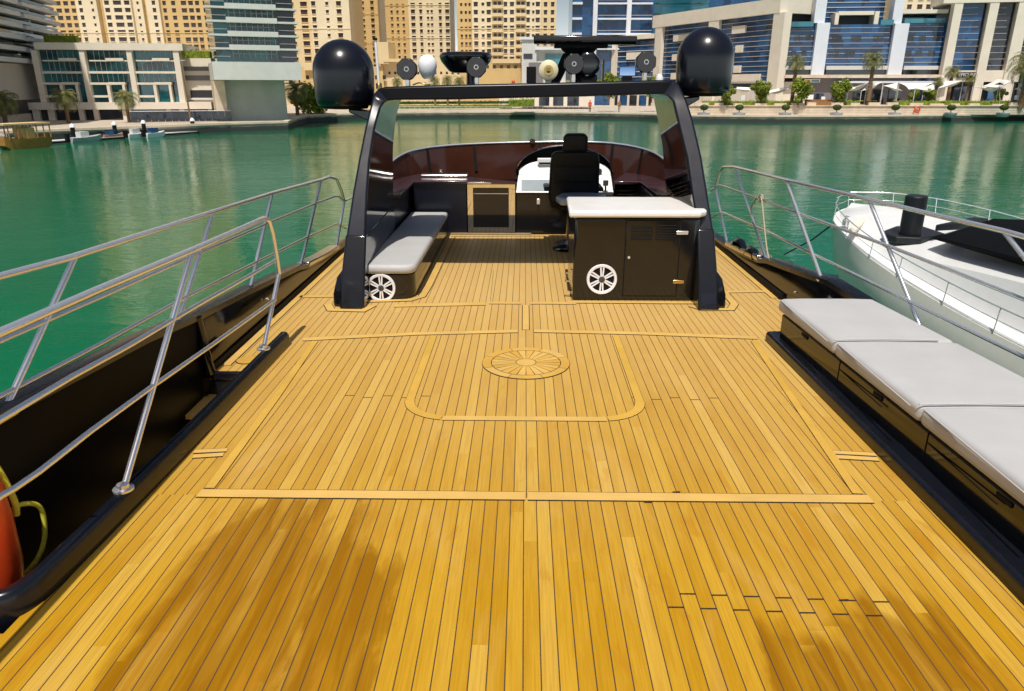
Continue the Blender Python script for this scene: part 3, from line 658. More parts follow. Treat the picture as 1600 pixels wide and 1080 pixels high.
# stool behind the bar
t = thing('bar_stool', 'pedestal stool with a blue grey seat just behind the white bar top', 'stool', (.62, 8.9, 0))
b = MB(); b.prism([(.42, 8.60), (.80, 8.60), (.98, 8.70), (1.0, 8.95), (.88, 9.12), (.66, 9.18), (.46, 9.08), (.38, 8.85)], .63, .72); b.build('seat', M['bluegrey'], t, smooth=30, bevel=.035, seg=4)
b = MB(); b.lathe([(.05, .02), (.045, .3), (.06, .62)], (.60, 8.95, 0), 20); b.build('pedestal', M['rubber'], t, smooth=40)
b = MB(); b.lathe([(.0, .03), (.16, .03), (.20, .015), (.20, 0)], (.56, 9.15, .001), 28); b.build('base_plate', M['black'], t, smooth=40)
# helm chair
t = thing('helm_chair', 'black high backed helm chair with headrest facing the dash', 'chair', (.61, 9.45, 0))
def padded(name, secs, parent, bev=.04): b = MB(); b.loft(secs); return b.build(name, M['fabric'], parent, smooth=40, bevel=bev, seg=4)
def rect(cx, w_, y, d, z): return [(cx - w_, y, z), (cx + w_, y, z), (cx + w_, y + d, z), (cx - w_, y + d, z)]
bk = padded('backrest', [rect(.615, .29, 9.16, .14, .56), rect(.615, .315, 9.14, .16, .66), rect(.615, .305, 9.10, .16, .86), rect(.615, .30, 9.05, .15, 1.06), rect(.612, .285, 9.02, .13, 1.17), rect(.61, .25, 9.01, .12, 1.215)], t)
padded('headrest', [rect(.61, .145, 9.02, .10, 1.205), rect(.61, .150, 9.00, .12, 1.26), rect(.61, .145, 8.98, .12, 1.38), rect(.61, .115, 8.98, .11, 1.425)], t, .035)
b = MB(); b.box(.39, .84, 9.045, 9.06, .845, .855); b.box(.39, .84, 9.02, 9.03, 1.03, 1.036); b.build('stitching', M['rubber'], bk)
padded('seat', [rect(.615, .28, 9.30, .48, .50), rect(.615, .29, 9.28, .52, .60), rect(.615, .26, 9.32, .44, .63)], t)
for s in (-1, 1):
    b = MB(); b.box(.615 + s * .33 - .04, .615 + s * .33 + .04, 9.18, 9.62, .72, .77); b.build('armrest', M['fabric'], t, bevel=.02)
b = MB(); b.lathe([(.20, 0), (.20, .02), (.07, .05), (.06, .50)], (.615, 9.50, .001), 24); b.build('pedestal', M['steel'], t, smooth=40)
# forward cabinets
t = thing('cockpit_cabinet', 'black lacquered cabinets with plum ledge round the front of the cockpit', 'cabinet', (0, 10.3, 0))
b = MB(); b.box(-1.52, -.79, 10.10, 10.9, .0, .70); b.build('cabinet_panel', M['navy'], t, bevel=.006)
b = MB(); b.box(-1.95, -1.56, 8.75, 10.9, .0, .695); b.build('side_panel', M['navy'], t, bevel=.006)
b = MB(); b.box(1.56, 2.05, 8.75, 10.9, .0, .695); b.build('side_panel', M['navy'], t, bevel=.006)
b = MB(); b.box(1.23, 1.555, 10.12, 10.9, .0, .70); cp = b.build('cabinet_panel', M['black'], t, bevel=.006)
b = MB()
for z in (.45, .49, .55, .60): b.box(1.27, 1.48, 10.108, 10.119, z, z + .010)
b.build('vent_louvre', M['steel'], cp)
b = MB(); b.box(-1.52, .1, 10.06, 10.098, .0, .035); b.build('kick_board', M['gold'] if False else M['steel'], t)
inn = [(-1.47, 8.75), (-1.50, 10.06), (-.1, 10.04), (1.2, 10.04), (1.58, 10.06), (1.62, 8.75)]
out = [(-1.92, 8.75), (-1.80, 10.6), (-1.45, 11.12), (1.55, 11.3), (1.95, 10.6), (2.05, 8.75)]
b = MB(); b.prism(inn + out[::-1], .702, .732)
i = len(b.v)
b.v = []; b.f = []; b.m = []
for kk in ((0, 1), (3, 4)):
    b = MB()
    for k_ in kk: b.hexa([(*inn[k_], .704), (*inn[k_ + 1], .704), (*out[k_ + 1], .704), (*out[k_], .704), (*inn[k_], .734), (*inn[k_ + 1], .734), (*out[k_ + 1], .734), (*out[k_], .734)])
    b.build('ledge', M['plum'], t)
b = MB(); b.tube([(-1.49, 8.8, .73), (-1.505, 10.05, .73), (-.80, 10.05, .73)], .010, 8); b.tube([(1.22, 10.05, .73), (1.57, 10.05, .73), (1.60, 8.8, .73)], .010, 8); b.build('ledge_edge', M['plum'], t, smooth=80)
b = MB(); b.box(-1.48, -.80, 10.55, 10.75, .735, .775); b.build('ledge_tray', M['steel'], t, bevel=.02)
# outer shell so the cockpit is solid seen from outside
b = MB(); b.loft([[(x * 1.03, y + .12, .70), (x * 1.03, y + .12, -1.8), (x * 1.12, y + .5, -1.8)] for x, y in [(-1.95, 8.8), (-1.88, 10.4), (-1.45, 11.2), (-.3, 11.6), (.6, 11.65), (1.5, 11.4), (1.98, 10.6), (2.08, 8.8)]], closed=False, cap=False); b.build('outer_shell', M['black'], t, smooth=40)
# fridge
t = thing('drinks_fridge', 'dark glass door fridge in a mirror steel frame built under the ledge', 'fridge', (-.44, 10.2, 0))
b = MB(); b.box(-.775, -.125, 10.085, 10.6, .04, .70); b.build('casing', M['black'], t)
b = MB()
for x0, x1, z0, z1 in ((-.775, -.70, .045, .695), (-.21, -.125, .045, .695), (-.6999, -.2101, .045, .11), (-.6999, -.2101, .65, .695)):
    b.hexa([(x0, 10.06, z0), (x1, 10.06, z0), (x1, 10.084, z0), (x0, 10.084, z0), (x0, 10.06, z1), (x1, 10.06, z1), (x1, 10.084, z1), (x0, 10.084, z1)])
b.build('door_frame', M['mirror'], t)
b = MB(); b.box(-.698, -.212, 10.07, 10.083, .112, .648); gd = b.build('glass_door', M['dglass'], t)
b = MB(); b.box(-.69, -.22, 10.062, 10.069, .565, .575); b.build('shelf_edge', M['steel'], gd)
b = MB(); b.box(-.775, -.125, 10.045, 10.0845, .70, .728); b.build('frame_top', M['steel'], t, bevel=.006)
# helm console
t = thing('helm_console', 'white and black helm dash with grey screens under an arched hood', 'console', (.56, 10.4, 0))
cx, hw = .555, .69
def hood(y, s=1., z0=.735, h=.45): return [(cx + hw * s * math.cos(R(a)), y, z0 + h * s * math.sin(R(a)) ** .8) for a in range(0, 181, 9)]
b = MB(); b.loft([hood(10.34), hood(10.30, .985), hood(10.36, .955)] , closed=False, cap=False)
b.loft([hood(10.34), hood(10.75, .96), hood(11.1, .80, .735, .40)], closed=False, cap=False); b.build('hood', M['black'], t, smooth=50)
b = MB(); pts = hood(10.42, .97); i = len(b.v); b.v += [Vector(p) for p in pts]; b.f.append(tuple(range(i, i + len(pts)))); b.m.append(0); b.build('hood_lining', M['rubber'], t)
b = MB(); b.hexa([(-.115, 10.05, .585), (1.215, 10.05, .585), (1.215, 10.40, .585), (-.115, 10.40, .585), (-.08, 10.24, .80), (1.19, 10.24, .80), (1.19, 10.40, .80), (-.08, 10.40, .80)]); ds = b.build('dash_panel', M['white'], t, bevel=.008)
b = MB(); b.loft([[(cx + hw * .93 * math.cos(R(a)), 10.27 + .0 * a, .803), (cx + hw * .93 * math.cos(R(a)), 10.36, .803 + .20 * math.sin(R(a)) ** .8), (cx + hw * .93 * math.cos(R(a)), 10.41, .803 + .20 * math.sin(R(a)) ** .8), (cx + hw * .93 * math.cos(R(a)), 10.41, .803)] for a in range(8, 173, 8)]); b.build('dash_top', M['white'], t, smooth=40)
def dashq(x0, x1, z0, z1, m_, nm, o=.006):
    f = lambda z: 10.05 + (z - .585) / .215 * .19 - o
    b = MB(); b.hexa([(x0, f(z0), z0), (x1, f(z0), z0), (x1, f(z0) + o * .8, z0), (x0, f(z0) + o * .8, z0), (x0, f(z1), z1), (x1, f(z1), z1), (x1, f(z1) + o * .8, z1), (x0, f(z1) + o * .8, z1)]); return b.build(nm, M[m_], ds)
dashq(-.04, .34, .61, .745, 'screen', 'display'); dashq(.40, .80, .61, .745, 'screen', 'display')
dashq(-.05, .28, .765, .79, 'steel', 'switch_strip'); dashq(.86, .98, .64, .73, 'ringw', 'switch_panel', .012); dashq(.90, 1.12, .76, .785, 'steel', 'switch_strip')
b = MB(); b.box(.18, .38, 10.30, 10.40, .93, 1.02); b.build('instrument_pod', M['white'], t, bevel=.012)
b = MB(); b.box(.20, .36, 10.292, 10.2995, .94, .965); b.build('pod_display', M['rubber'], t)
for x in (.96, 1.03):
    b = MB(); b.lathe([(.035, -.03), (.04, -.02), (.04, .0)], (x, 10.27, .85), 18, 'y'); b.build('gauge', M['steel'], t, smooth=40)
b = MB(); b.box(-.11, 1.21, 10.12, 10.9, .02, .575); lc = b.build('lower_cabinet', M['black'], t, bevel=.004)
b = MB(); b.box(-.10, .19, 10.105, 10.119, .33, .56); b.box(.20, .60, 10.105, 10.119, .33, .56); b.build('drawer_front', M['black'], lc, bevel=.004)
b = MB(); b.box(.17, .22, 10.09, 10.104, .42, .50); b.build('drawer_latch', M['chrome'], lc, bevel=.008)
b = MB(); b.lathe([(.165, -.012), (.18, 0), (.165, .012), (.15, 0), (.165, -.012)], (.56, 10.0, .70), 36, 'y', cap=False)
for a in (90, 210, 330): b.tube([(.56, 10.0, .70), (.56 + .165 * math.cos(R(a)), 10.0, .70 + .165 * math.sin(R(a)))], .010, 6)
b.build('steering_wheel', M['rubber'], t, smooth=50)
b = MB(); b.box(1.02, 1.20, 9.98, 10.07, .56, .60); b.tube([(1.10, 10.02, .60), (1.095, 9.99, .70)], .012, 8); b.box(1.06, 1.13, 9.97, 10.01, .69, .76); b.build('throttle_lever', M['grille'], t, smooth=40)
# windscreen
tp = [(-1.86, 9.0, .64), (-1.86, 9.5, .82), (-1.82, 10.1, .96), (-1.70, 10.7, 1.045), (-1.45, 11.1, 1.085), (-1.05, 11.35, 1.11), (-.5, 11.52, 1.125), (.1, 11.6, 1.135), (.75, 11.6, 1.14), (1.25, 11.48, 1.135), (1.62, 11.15, 1.105), (1.84, 10.7, 1.055), (1.95, 10.1, .96), (2.0, 9.5, .82), (2.0, 9.0, .64)]
tp = crom(tp, 6)
t = thing('windscreen', 'low wraparound dark red windscreen with a bright steel top edge', 'windscreen', (0, 11.2, .73))
cuts = [0, 24, 33, 43, 55, 62, len(tp) - 1]
cen = Vector((.1, 9.4, 0))
def scr(p, z0, o):
    d = Vector((p.x - cen.x, p.y - cen.y, 0)).normalized(); zz = z0 if z0 is not None else p.z
    bas = Vector((p.x, p.y, 0)) - d * (.08 * max(0, (p.z - .73)) / .4)
    return (Vector((p.x, p.y, p.z)) if z0 is None else Vector((bas.x, bas.y, z0))) + d * o
for a, c_ in zip(cuts, cuts[1:]):
    b = MB(); b.loft([[scr(p, .60, 0), scr(p, None, 0), scr(p, None, .02), scr(p, .60, .02)] for p in tp[a:c_ + 1]]); b.build('screen_panel', M['maroon'], t, smooth=40)
for a in cuts[1:-1]:
    p, q = tp[a - 0], tp[a + 1]; b = MB(); b.loft([[scr(x, .735, -.008), scr(x, None, -.008), scr(x, None, -.001), scr(x, .735, -.001)] for x in (p, p.lerp(q, .45))]); b.build('mullion', M['rubber'], t)
b = MB(); b.tube([p + Vector((0, 0, .008)) for p in tp], .016, 10); b.build('top_trim', M['chrome'], t, smooth=80)
p = at(832, 224, 11.55); b = MB(); b.lathe([(.05, -.02), (.045, .03), (.0, .05)], (p.x, 11.6, 1.15), 16); tag(b.build('compass', M['maroon'], None, smooth=50), 'small round dark knob on top of the windscreen left of the chair', 'compass')

# ================================================================== RIGHT STORAGE BENCH
t = thing('storage_bench', 'long black locker bench with pale grey cushions on the right side', 'bench', (2.4, 3.5, .0))
xi = lambda y: 2.035 + (5.5 - y) * .032
xo = lambda y: 2.74 + (5.6 - y) * .085
b = MB(); b.loft([[(xi(y), y, .02), (xo(y), y, .02), (xo(y), y, .262), (xi(y), y, .262)] for y in (5.52, 4.4, 3.2, 2, .7)][::-1]); bb = b.build('locker_base', M['black'], t, bevel=.008)
ys = [5.60, 4.565, 3.53, 2.46, 1.4, .7]
for a, c_ in zip(ys, ys[1:]):
    b = MB(); n = 6
    prof = [a + (c_ - a) * k_ / n for k_ in range(n + 1)]; secs = []
    for k_, y in enumerate(prof):
        yy = y + (-.003 if k_ == 0 else .003 if k_ == n else 0); crown = .010 * math.sin(math.pi * k_ / n)
        x0, x1 = xi(yy) - .015, xo(yy) + .02; xm = (x0 + x1) / 2
        secs.append([(x0, yy, .268), (x1, yy, .268), (x1, yy, .372), (xm + .2, yy, .376 + crown), (xm - .2, yy, .376 + crown), (x0, yy, .372)])
    b.loft(secs); cu = b.build('cushion', M['cushion'], t, smooth=50, bevel=.036, seg=5)
    x0, x1 = xi(a) - .015, xo(a) + .02; b = MB(); b.tube([(x0 + .01, a - .02, .36), (x0 - .004, c_ + .03, .36)], .0045, 6); b.tube([(x0 + .03, c_ + .008, .376), ((x0 + x1) / 2, c_ + .008, .384), (x1 - .03, c_ + .008, .376)], .004, 6); b.build('piping', M['cushion'], cu, smooth=80)
for y in (5.06, 3.97, 2.83):
    b = MB(); b.box(xi(y) - .006, xi(y) + .004, y - .055, y + .055, .225, .25); lt = b.build('latch_recess', M['rubber'], bb, bevel=.004)
for y in (4.48, 3.44, 2.4):
    b = MB(); b.box(xi(y) - .003, xi(y) + .004, y - .003, y + .003, .12, .262); b.box(xi(y) - .004, xi(y) + .004, y - .6, y, .205, .209); b.build('lid_joint', M['rubber'], bb)
# ================================================================== FENDER
c = Vector((-2.24, 2.565, .16))
t = thing('boat_fender', 'orange red fender hanging in the left stair well with yellow rope', 'fender', tuple(c))
b = MB(); b.lathe([(.0, -.36), (.05, -.345), (.085, -.28), (.105, -.12), (.108, .08), (.10, .24), (.075, .34), (.04, .40), (.035, .44), (.0, .45)], c, 28); b.build('fender_body', M['orange'], t, smooth=60)
b = MB(); b.tube(crom([c + Vector(q) for q in ((.02, .09, .36), (.05, .10, .26), (.07, .11, .12), (.06, .115, .05))], 6), .014, 8); b.tube(crom([c + Vector(q) for q in ((.03, .11, .06), (.06, .16, .075), (.09, .22, .02), (.08, .22, -.12), (.05, .18, -.22), (-.02, .12, -.30))], 6), .011, 8); b.build('lashing', M['yellow'], t, smooth=80)
b = MB(); b.tube([c + Vector((0, 0, .44)), Vector((-1.93, 2.5, .78))], .009, 6); b.build('hanging_line', M['yellow'], t, smooth=80)
# ================================================================== WATER AND LAND
WZ = -6.0; PZ = -4.45
M['paving'] = mat('promenade_paving', (.50, .42, .33), .7, var=.15, scale=.4)
M['sand'] = mat('sand_stone', (.66, .54, .40), .75, var=.15, scale=.5)
M['cream'] = mat('cream_render', (.77, .69, .57), .7, var=.06, scale=.3)
M['beige'] = mat('beige_render', (.58, .52, .44), .7, var=.06, scale=.3)
M['conc'] = mat('pale_concrete', (.66, .65, .60), .7, var=.07, scale=.4)
M['concg'] = mat('greenish_concrete', (.42, .46, .42), .7, var=.10, scale=.3)
M['yel'] = mat('yellow_render', (.72, .56, .32), .75, var=.05, scale=.2)
M['lyel'] = mat('pale_yellow_render', (.76, .65, .45), .75, var=.05, scale=.2)
M['ochre'] = mat('ochre_render', (.63, .44, .19), .75, var=.06, scale=.2)
M['whit'] = mat('white_cladding', (.72, .74, .80), .5, var=.04, scale=.3)
M['slab'] = mat('grey_white_slab', (.62, .60, .58), .7, var=.06, scale=.3)
M['awn'] = mat('white_sailcloth', (.80, .76, .70), .8, var=.03)
M['dark'] = mat('dark_interior', (.03, .03, .035), .5, var=.3)
M['greyw'] = mat('grey_cladding', (.20, .18, .19), .6, var=.1, scale=.5)
M['wood'] = mat('brown_timber', (.30, .14, .045), .6, var=.25, scale=3)
M['bark'] = mat('palm_bark', (.20, .12, .06), .9, var=.3, scale=6)
M['pgrey'] = mat('grey_planter', (.42, .44, .46), .5, var=.08)
def glassmat(name, a, b2, sc=.35, rough=.06):
    t = NT(name); p = t.pos(); sx = t.n('ShaderNodeVectorMath', operation='MULTIPLY'); t.l(p, sx.inputs[0]); sx.inputs[1].default_value = (sc, sc, sc * 1.1)
    v = t.n('ShaderNodeTexVoronoi'); v.inputs['Scale'].default_value = 1; v.distance = 'CHEBYCHEV'; t.l(sx.outputs[0], v.inputs['Vector'])
    w2 = t.n('ShaderNodeTexWhiteNoise'); t.l(v.outputs['Position'], w2.inputs['Vector'])
    t.l(t.mix(w2.outputs[0], a, b2), t.b.inputs['Base Color']); t.b.inputs['Roughness'].default_value = rough; t.b.inputs['Specular IOR Level'].default_value = .7
    t.bump(t.noise(p, .25, 2), .05, .2)
    return t.m
M['gblue'] = glassmat('blue_facade_glass', (.006, .022, .06), (.014, .095, .25))
M['gteal'] = glassmat('teal_facade_glass', (.008, .035, .045), (.02, .20, .24))
M['gdark'] = glassmat('dark_window_glass', (.010, .013, .02), (.03, .035, .05))
M['ggreen'] = glassmat('green_facade_glass', (.008, .022, .018), (.03, .065, .055))
M['win'] = mat('tower_window_glass', (.050, .036, .032), .15, var=.5, scale=.12)
M['gsky'] = glassmat('pale_teal_glass', (.02, .10, .14), (.05, .24, .30), .12)
def leafmat(name, a, b2, sc=1.2):
    t = NT(name); p = t.pos(); n1 = t.noise(p, sc, 3); t.l(t.mix(t.ramp(n1, .3, .7), a, b2), t.b.inputs['Base Color']); t.b.inputs['Roughness'].default_value = .55
    t.b.inputs['Specular IOR Level'].default_value = .25
    try: t.b.inputs['Transmission Weight'].default_value = 0
    except Exception: pass
    return t.m
M['leaf'] = leafmat('leaf_green', (.10, .15, .012), (.26, .30, .03))
M['leafd'] = leafmat('leaf_dark_green', (.018, .045, .010), (.055, .09, .02))
M['frond'] = leafmat('palm_frond', (.085, .11, .022), (.30, .27, .09))
def quay_mat():
    t = NT('quay_stone'); p = t.pos(); sx = t.n('ShaderNodeSeparateXYZ'); t.l(p, sx.inputs[0])
    z = t.math('ADD', sx.outputs[2], t.math('MULTIPLY', t.noise(p, .5, 4), .5))
    c = t.mix(t.ramp(t.noise(p, .35, 4), .3, .7), (.36, .31, .25), (.46, .40, .32))
    c = t.mix(t.ramp(z, -4.95, -4.6), (.035, .04, .038), c); t.l(c, t.b.inputs['Base Color']); t.b.inputs['Roughness'].default_value = .8
    return t.m
M['quay'] = quay_mat()
b = MB(); b.quad((-3000, -600, WZ), (3000, -600, WZ), (3000, 4000, WZ), (-3000, 4000, WZ))
tag(b.build('water', M['water']), 'green rippled harbour water all round the yacht', None, None, 'structure')
QP = [Vector((-150, 20, WZ)), Vector((-105, 82, WZ))] + [onZ(x, y, WZ) for x, y in ((20, 222), (180, 214.5), (360, 206))] + [Vector((-46, 146, WZ)), Vector((-50, 166, WZ))] + [onZ(x, y, WZ) for x, y in ((480, 190.5), (620, 185.5), (780, 184.5), (900, 185.5), (1000, 187.5), (1080, 191), (1180, 192.3), (1300, 192), (1450, 190.5), (1600, 188))] + [Vector((190, 200, WZ)), Vector((700, 230, WZ))]
b = MB(); b.prism([(p.x, p.y) for p in QP] + [(700, 1500), (-700, 1500), (-700, 20)], WZ - 1, PZ)
tag(b.build('promenade', M['paving']), 'pale paved promenade and ground along the far bank', None, None, 'structure')
b = MB(); b.box(-3000, 3000, 1400, 4000, WZ - 2, WZ + .6); tag(b.build('ground', M['sand']), 'flat sandy ground far behind the towers', None, None, 'structure')
qn = [(p.x, p.y) for p in QP[:-1]]
t = thing('quay_wall', 'long stone quay wall with pale coping at the far water edge', 'wall', (0, 200, WZ))
b = MB(); sweep(b, qn, [(-.35, -.5), (-.35, PZ - WZ - .25), (.4, PZ - WZ - .25), (.4, -.5)])
for i, v in enumerate(b.v): b.v[i] = Vector((v.x, v.y, v.z + (WZ if v.z > -3 else 0)))
b.build('wall_face', M['quay'], t)
b = MB(); sweep(b, [(p.x, p.y, PZ) for p in QP[:-1]], [(-.5, -.248), (-.5, .12), (.7, .12), (.7, -.248)]); b.build('coping', M['sand'], t)

# ================================================================== FACADE HELPER
class Fac:
    """a vertical wall plane from A (left) to B (right) as seen from the yacht"""
    def __init__(s, A, B):
        s.A = Vector((A[0], A[1], 0)); s.d = (Vector((B[0], B[1], 0)) - s.A).normalized(); s.n = Vector((s.d.y, -s.d.x, 0))
        if s.n.y > 0 and abs(s.n.y) > .02: s.n = -s.n
    def hit(s, x, y):
        r = ray(x, y); o = Vector((0, 0, H)); t = (s.A - o).dot(s.n) / r.dot(s.n); p = o + r * t
        return (p - s.A).dot(s.d), p.z
    def P(s, u, dep, z): q = s.A + s.d * u + s.n * dep; return Vector((q.x, q.y, z))
    def box(s, b, u0, u1, z0, z1, d0, d1):       # d measured towards the viewer
        b.hexa([s.P(u0, d1, z0), s.P(u1, d1, z0), s.P(u1, d0, z0), s.P(u0, d0, z0), s.P(u0, d1, z1), s.P(u1, d1, z1), s.P(u1, d0, z1), s.P(u0, d0, z1)])
    def rect(s, x0, x1, y0, y1):                 # pixel box -> u0,u1,z0,z1 (y0 upper)
        ym = (y0 + y1) / 2; xm = (x0 + x1) / 2
        return s.hit(x0, ym)[0], s.hit(x1, ym)[0], s.hit(xm, y1)[1], s.hit(xm, y0)[1]
    def pb(s, b, x0, x1, y0, y1, d0, d1): s.box(b, *s.rect(x0, x1, y0, y1), d0, d1)
    def part(s, name, m, parent, rects, d0, d1, bevel=None):
        if len(rects) > 1 and name not in ('transom', 'mullions', 'upper_transom'):
            return [s.part(name, m, parent, [q], d0, d1, bevel) for q in rects][-1]
        b = MB()
        for q in rects: s.pb(b, *q, d0, d1)
        return b.build(name, m, parent, bevel=bevel)
def proto_window(fac, w_, h, m_frame=True):
    b = MB(); f = Fac((0, 0), (fac.d.x, fac.d.y)); f.n = fac.n
    b.cur = 0; f.box(b, -w_ / 2, w_ / 2, -h / 2, h / 2, -.2, .03)
    b.cur = 1; f.box(b, -w_ / 2 - .12, w_ / 2 + .12, h / 2, h / 2 + .16, -.1, .28); f.box(b, -w_ / 2 - .12, w_ / 2 + .12, -h / 2 - .14, -h / 2, -.1, .2)
    return b
def windows(fac, root, cols, z0, z1, fl, frame, dep=0., hfrac=.52, budget=100, wmat='win', zvis=38.):
    """cols: (u, width). one object per window in sight (as many as the budget allows), the rest in one mesh"""
    rest = MB(); nz = int((z1 - z0) / fl); cache = {}; made = 0
    for k in range(nz):
        z = z0 + fl * (k + .55)
        for u, w_ in cols:
            if z < zvis and made < budget and z > 2.:
                key = round(w_, 2)
                if key not in cache:
                    o = proto_window(fac, w_, fl * hfrac).build('window', [M[wmat], M[frame]], None); me = o.data; cache[key] = me
                else:
                    o = bpy.data.objects.new('window', cache[key]); COL.objects.link(o)
                o.parent = root; o.location = fac.P(u, dep, z) - parent_origin(root); made += 1
            else:
                rest.cur = 0; fac.box(rest, u - w_ / 2, u + w_ / 2, z - fl * hfrac / 2, z + fl * hfrac / 2, dep - .2, dep + .03)
                rest.cur = 1; fac.box(rest, u - w_ / 2 - .12, u + w_ / 2 + .12, z + fl * hfrac / 2, z + fl * hfrac / 2 + .16, dep - .1, dep + .28)
    if rest.v:
        o = rest.build('upper_windows', [M[wmat], M[frame]], root); o['kind'] = 'stuff'
    return made
def tower(name, label, Y, bays, fl, ztop, depth=22, budget=100, yback=None):
    """bays: (x0, x1, material, forward offset, [(px centre, px width)...])  all measured at y = 40"""
    x0, x1 = bays[0][0], bays[-1][1]; A = at(x0, 40, Y); B = at(x1, 40, Y); f = Fac((A.x, A.y), (B.x, B.y))
    t = thing(name, label, 'tower', ((A.x + B.x) / 2, Y, PZ)); per = max(8, budget // max(1, sum(len(q[4]) for q in bays)))
    b = MB(); f.box(b, .3, f.hit(x1, 40)[0] - .3, PZ, ztop - 1.5, -depth, -1.2); b.build('core', M['yel'], t)
    allc = []
    for a, c_, m_, off, cols in bays:
        b = MB(); u0, u1 = f.hit(a, 40)[0], f.hit(c_, 40)[0]; f.box(b, u0, u1 - .02, PZ, ztop + off, -4, off)
        q = u0 + .0
        # shallow storey lines and corner pilasters
        for z in range(int((ztop - 8) / (fl * 5))): f.box(b, u0 - .08, u1 + .06, 8 + z * fl * 5, 8.35 + z * fl * 5, off - .1, off + .14)
        b.build('wall_bay', M[m_], t)
        for px, pw in cols:
            u = f.hit(px, 40)[0]; w_ = f.hit(px + pw / 2, 40)[0] - f.hit(px - pw / 2, 40)[0]; allc.append((u, w_, off, m_))
    # windows, grouped per offset
    rest = MB(); cache = {}; made = 0; nz = int((ztop - 2) / fl)
    for k in range(nz):
        z = 2.2 + fl * (k + .55)
        for u, w_, off, m_ in allc:
            hf = .56 if w_ > .9 else .38
            vis = at(0, 0, Y).z + 2 > z > at(0, 100, Y).z - 3
            if vis and made < budget:
                key = (round(w_, 2), m_)
                if key not in cache:
                    o = proto_window(f, w_, fl * hf).build('window', [M['win'], M[m_]], None); cache[key] = o.data
                else: o = bpy.data.objects.new('window', cache[key]); COL.objects.link(o)
                o.parent = t; o.location = f.P(u, off, z) - t.location; made += 1
            else:
                rest.cur = 0; f.box(rest, u - w_ / 2, u + w_ / 2, z - fl * hf / 2, z + fl * hf / 2, off - .2, off + .03)
                rest.cur = 1 if m_ == 'yel' else 2 if m_ == 'lyel' else 3; f.box(rest, u - w_ / 2 - .1, u + w_ / 2 + .1, z + fl * hf / 2, z + fl * hf / 2 + .16, off - .1, off + .28)
    o = rest.build('other_windows', [M['win'], M['yel'], M['lyel'], M['ochre']], t); o['kind'] = 'stuff'
    return t, f
def fl_of(px, Y): return (at(800, 40, Y).z - at(800, 40 + px, Y).z)
# ------------------------------------------------------------------ yellow residential towers
Y1 = 285
tower('apartment_tower', 'yellow tower of alternating pale and ochre bays behind the cream low block', Y1,
      [(78, 128, 'ochre', 0, [(85, 6), (97, 8), (109, 7), (120, 6)]), (128, 160, 'lyel', 1.5, [(135, 5), (153, 3)]), (160, 171, 'ochre', -.8, []),
       (171, 214, 'lyel', 2.0, [(177, 7), (193, 12), (208, 8)]), (214, 229, 'lyel', .8, [(222, 3)]), (229, 236, 'ochre', -.8, []), (236, 256, 'lyel', 1.5, [(248, 5)]),
       (256, 332, 'ochre', .3, [(262, 5), (276, 6), (292, 8), (303, 7), (313, 6), (325, 6)])], fl_of(11.4, Y1), 92, budget=98)
tower('apartment_tower', 'yellow tower with two window columns per face directly behind the left dome', 270,
      [(430, 489, 'yel', 0, [(446, 6), (460, 3), (477, 10)]), (489, 549, 'lyel', 1.6, [(494, 6), (515, 4), (533, 7)])], fl_of(12.3, 270), 95, budget=96)
tower('apartment_tower', 'ochre tower of small windows between the left dome and the white rod antenna', 345,
      [(546, 592, 'ochre', 0, [(555, 5), (569, 3), (583, 5)])], fl_of(9.1, 345), 100, budget=60)
tower('apartment_tower', 'yellow tower with an ochre left face rising above the white lamp', 312,
      [(603, 640, 'ochre', 0, [(613, 3), (622, 3), (631, 3)]), (640, 704, 'lyel', 1.6, [(647, 6), (659, 4), (670, 3), (676, 3), (689, 4), (700, 6)])], fl_of(10.2, 312), 100, budget=99)
t4, f4 = tower('apartment_tower', 'broad pale yellow tower with balcony columns left of the strip of sky', 265,
      [(714, 738, 'ochre', -.6, [(721, 3), (728, 3), (734, 3)]), (738, 769, 'lyel', .8, [(744, 6), (755, 4), (764, 6)]), (769, 786, 'lyel', 1.5, [(774, 5), (781, 5)]), (786, 806, 'lyel', .8, [(790, 5), (800, 6)]),
       (806, 821, 'lyel', 1.5, [(810, 5), (817, 5)]), (821, 845, 'lyel', .8, [(825, 5), (833, 3), (840, 6)]), (845, 869, 'yel', 0, [(852, 5), (863, 5)])], fl_of(12.2, 265), 95, budget=100)
for k in range(24):
    fl = fl_of(12.2, 265); z = 2.2 + fl * k
    for x0, x1 in ((769, 786), (806, 821)):
        if z < 36:
            b = MB(); u0, u1 = f4.hit(x0, 40)[0], f4.hit(x1, 40)[0]; f4.box(b, u0, u1, z - .12, z + .12, 1.5, 2.6); f4.box(b, u0, u1, z + .12, z + .9, 2.48, 2.6); b.build('balcony', M['yel'], t4)
tower('apartment_tower', 'distant yellow tower glimpsed above the terrace of the blue glass offices', 330, [(1404, 1496, 'lyel', 0, [(1416, 7), (1432, 8), (1446, 8), (1462, 8), (1478, 8)])], fl_of(13, 330), 80, budget=60)
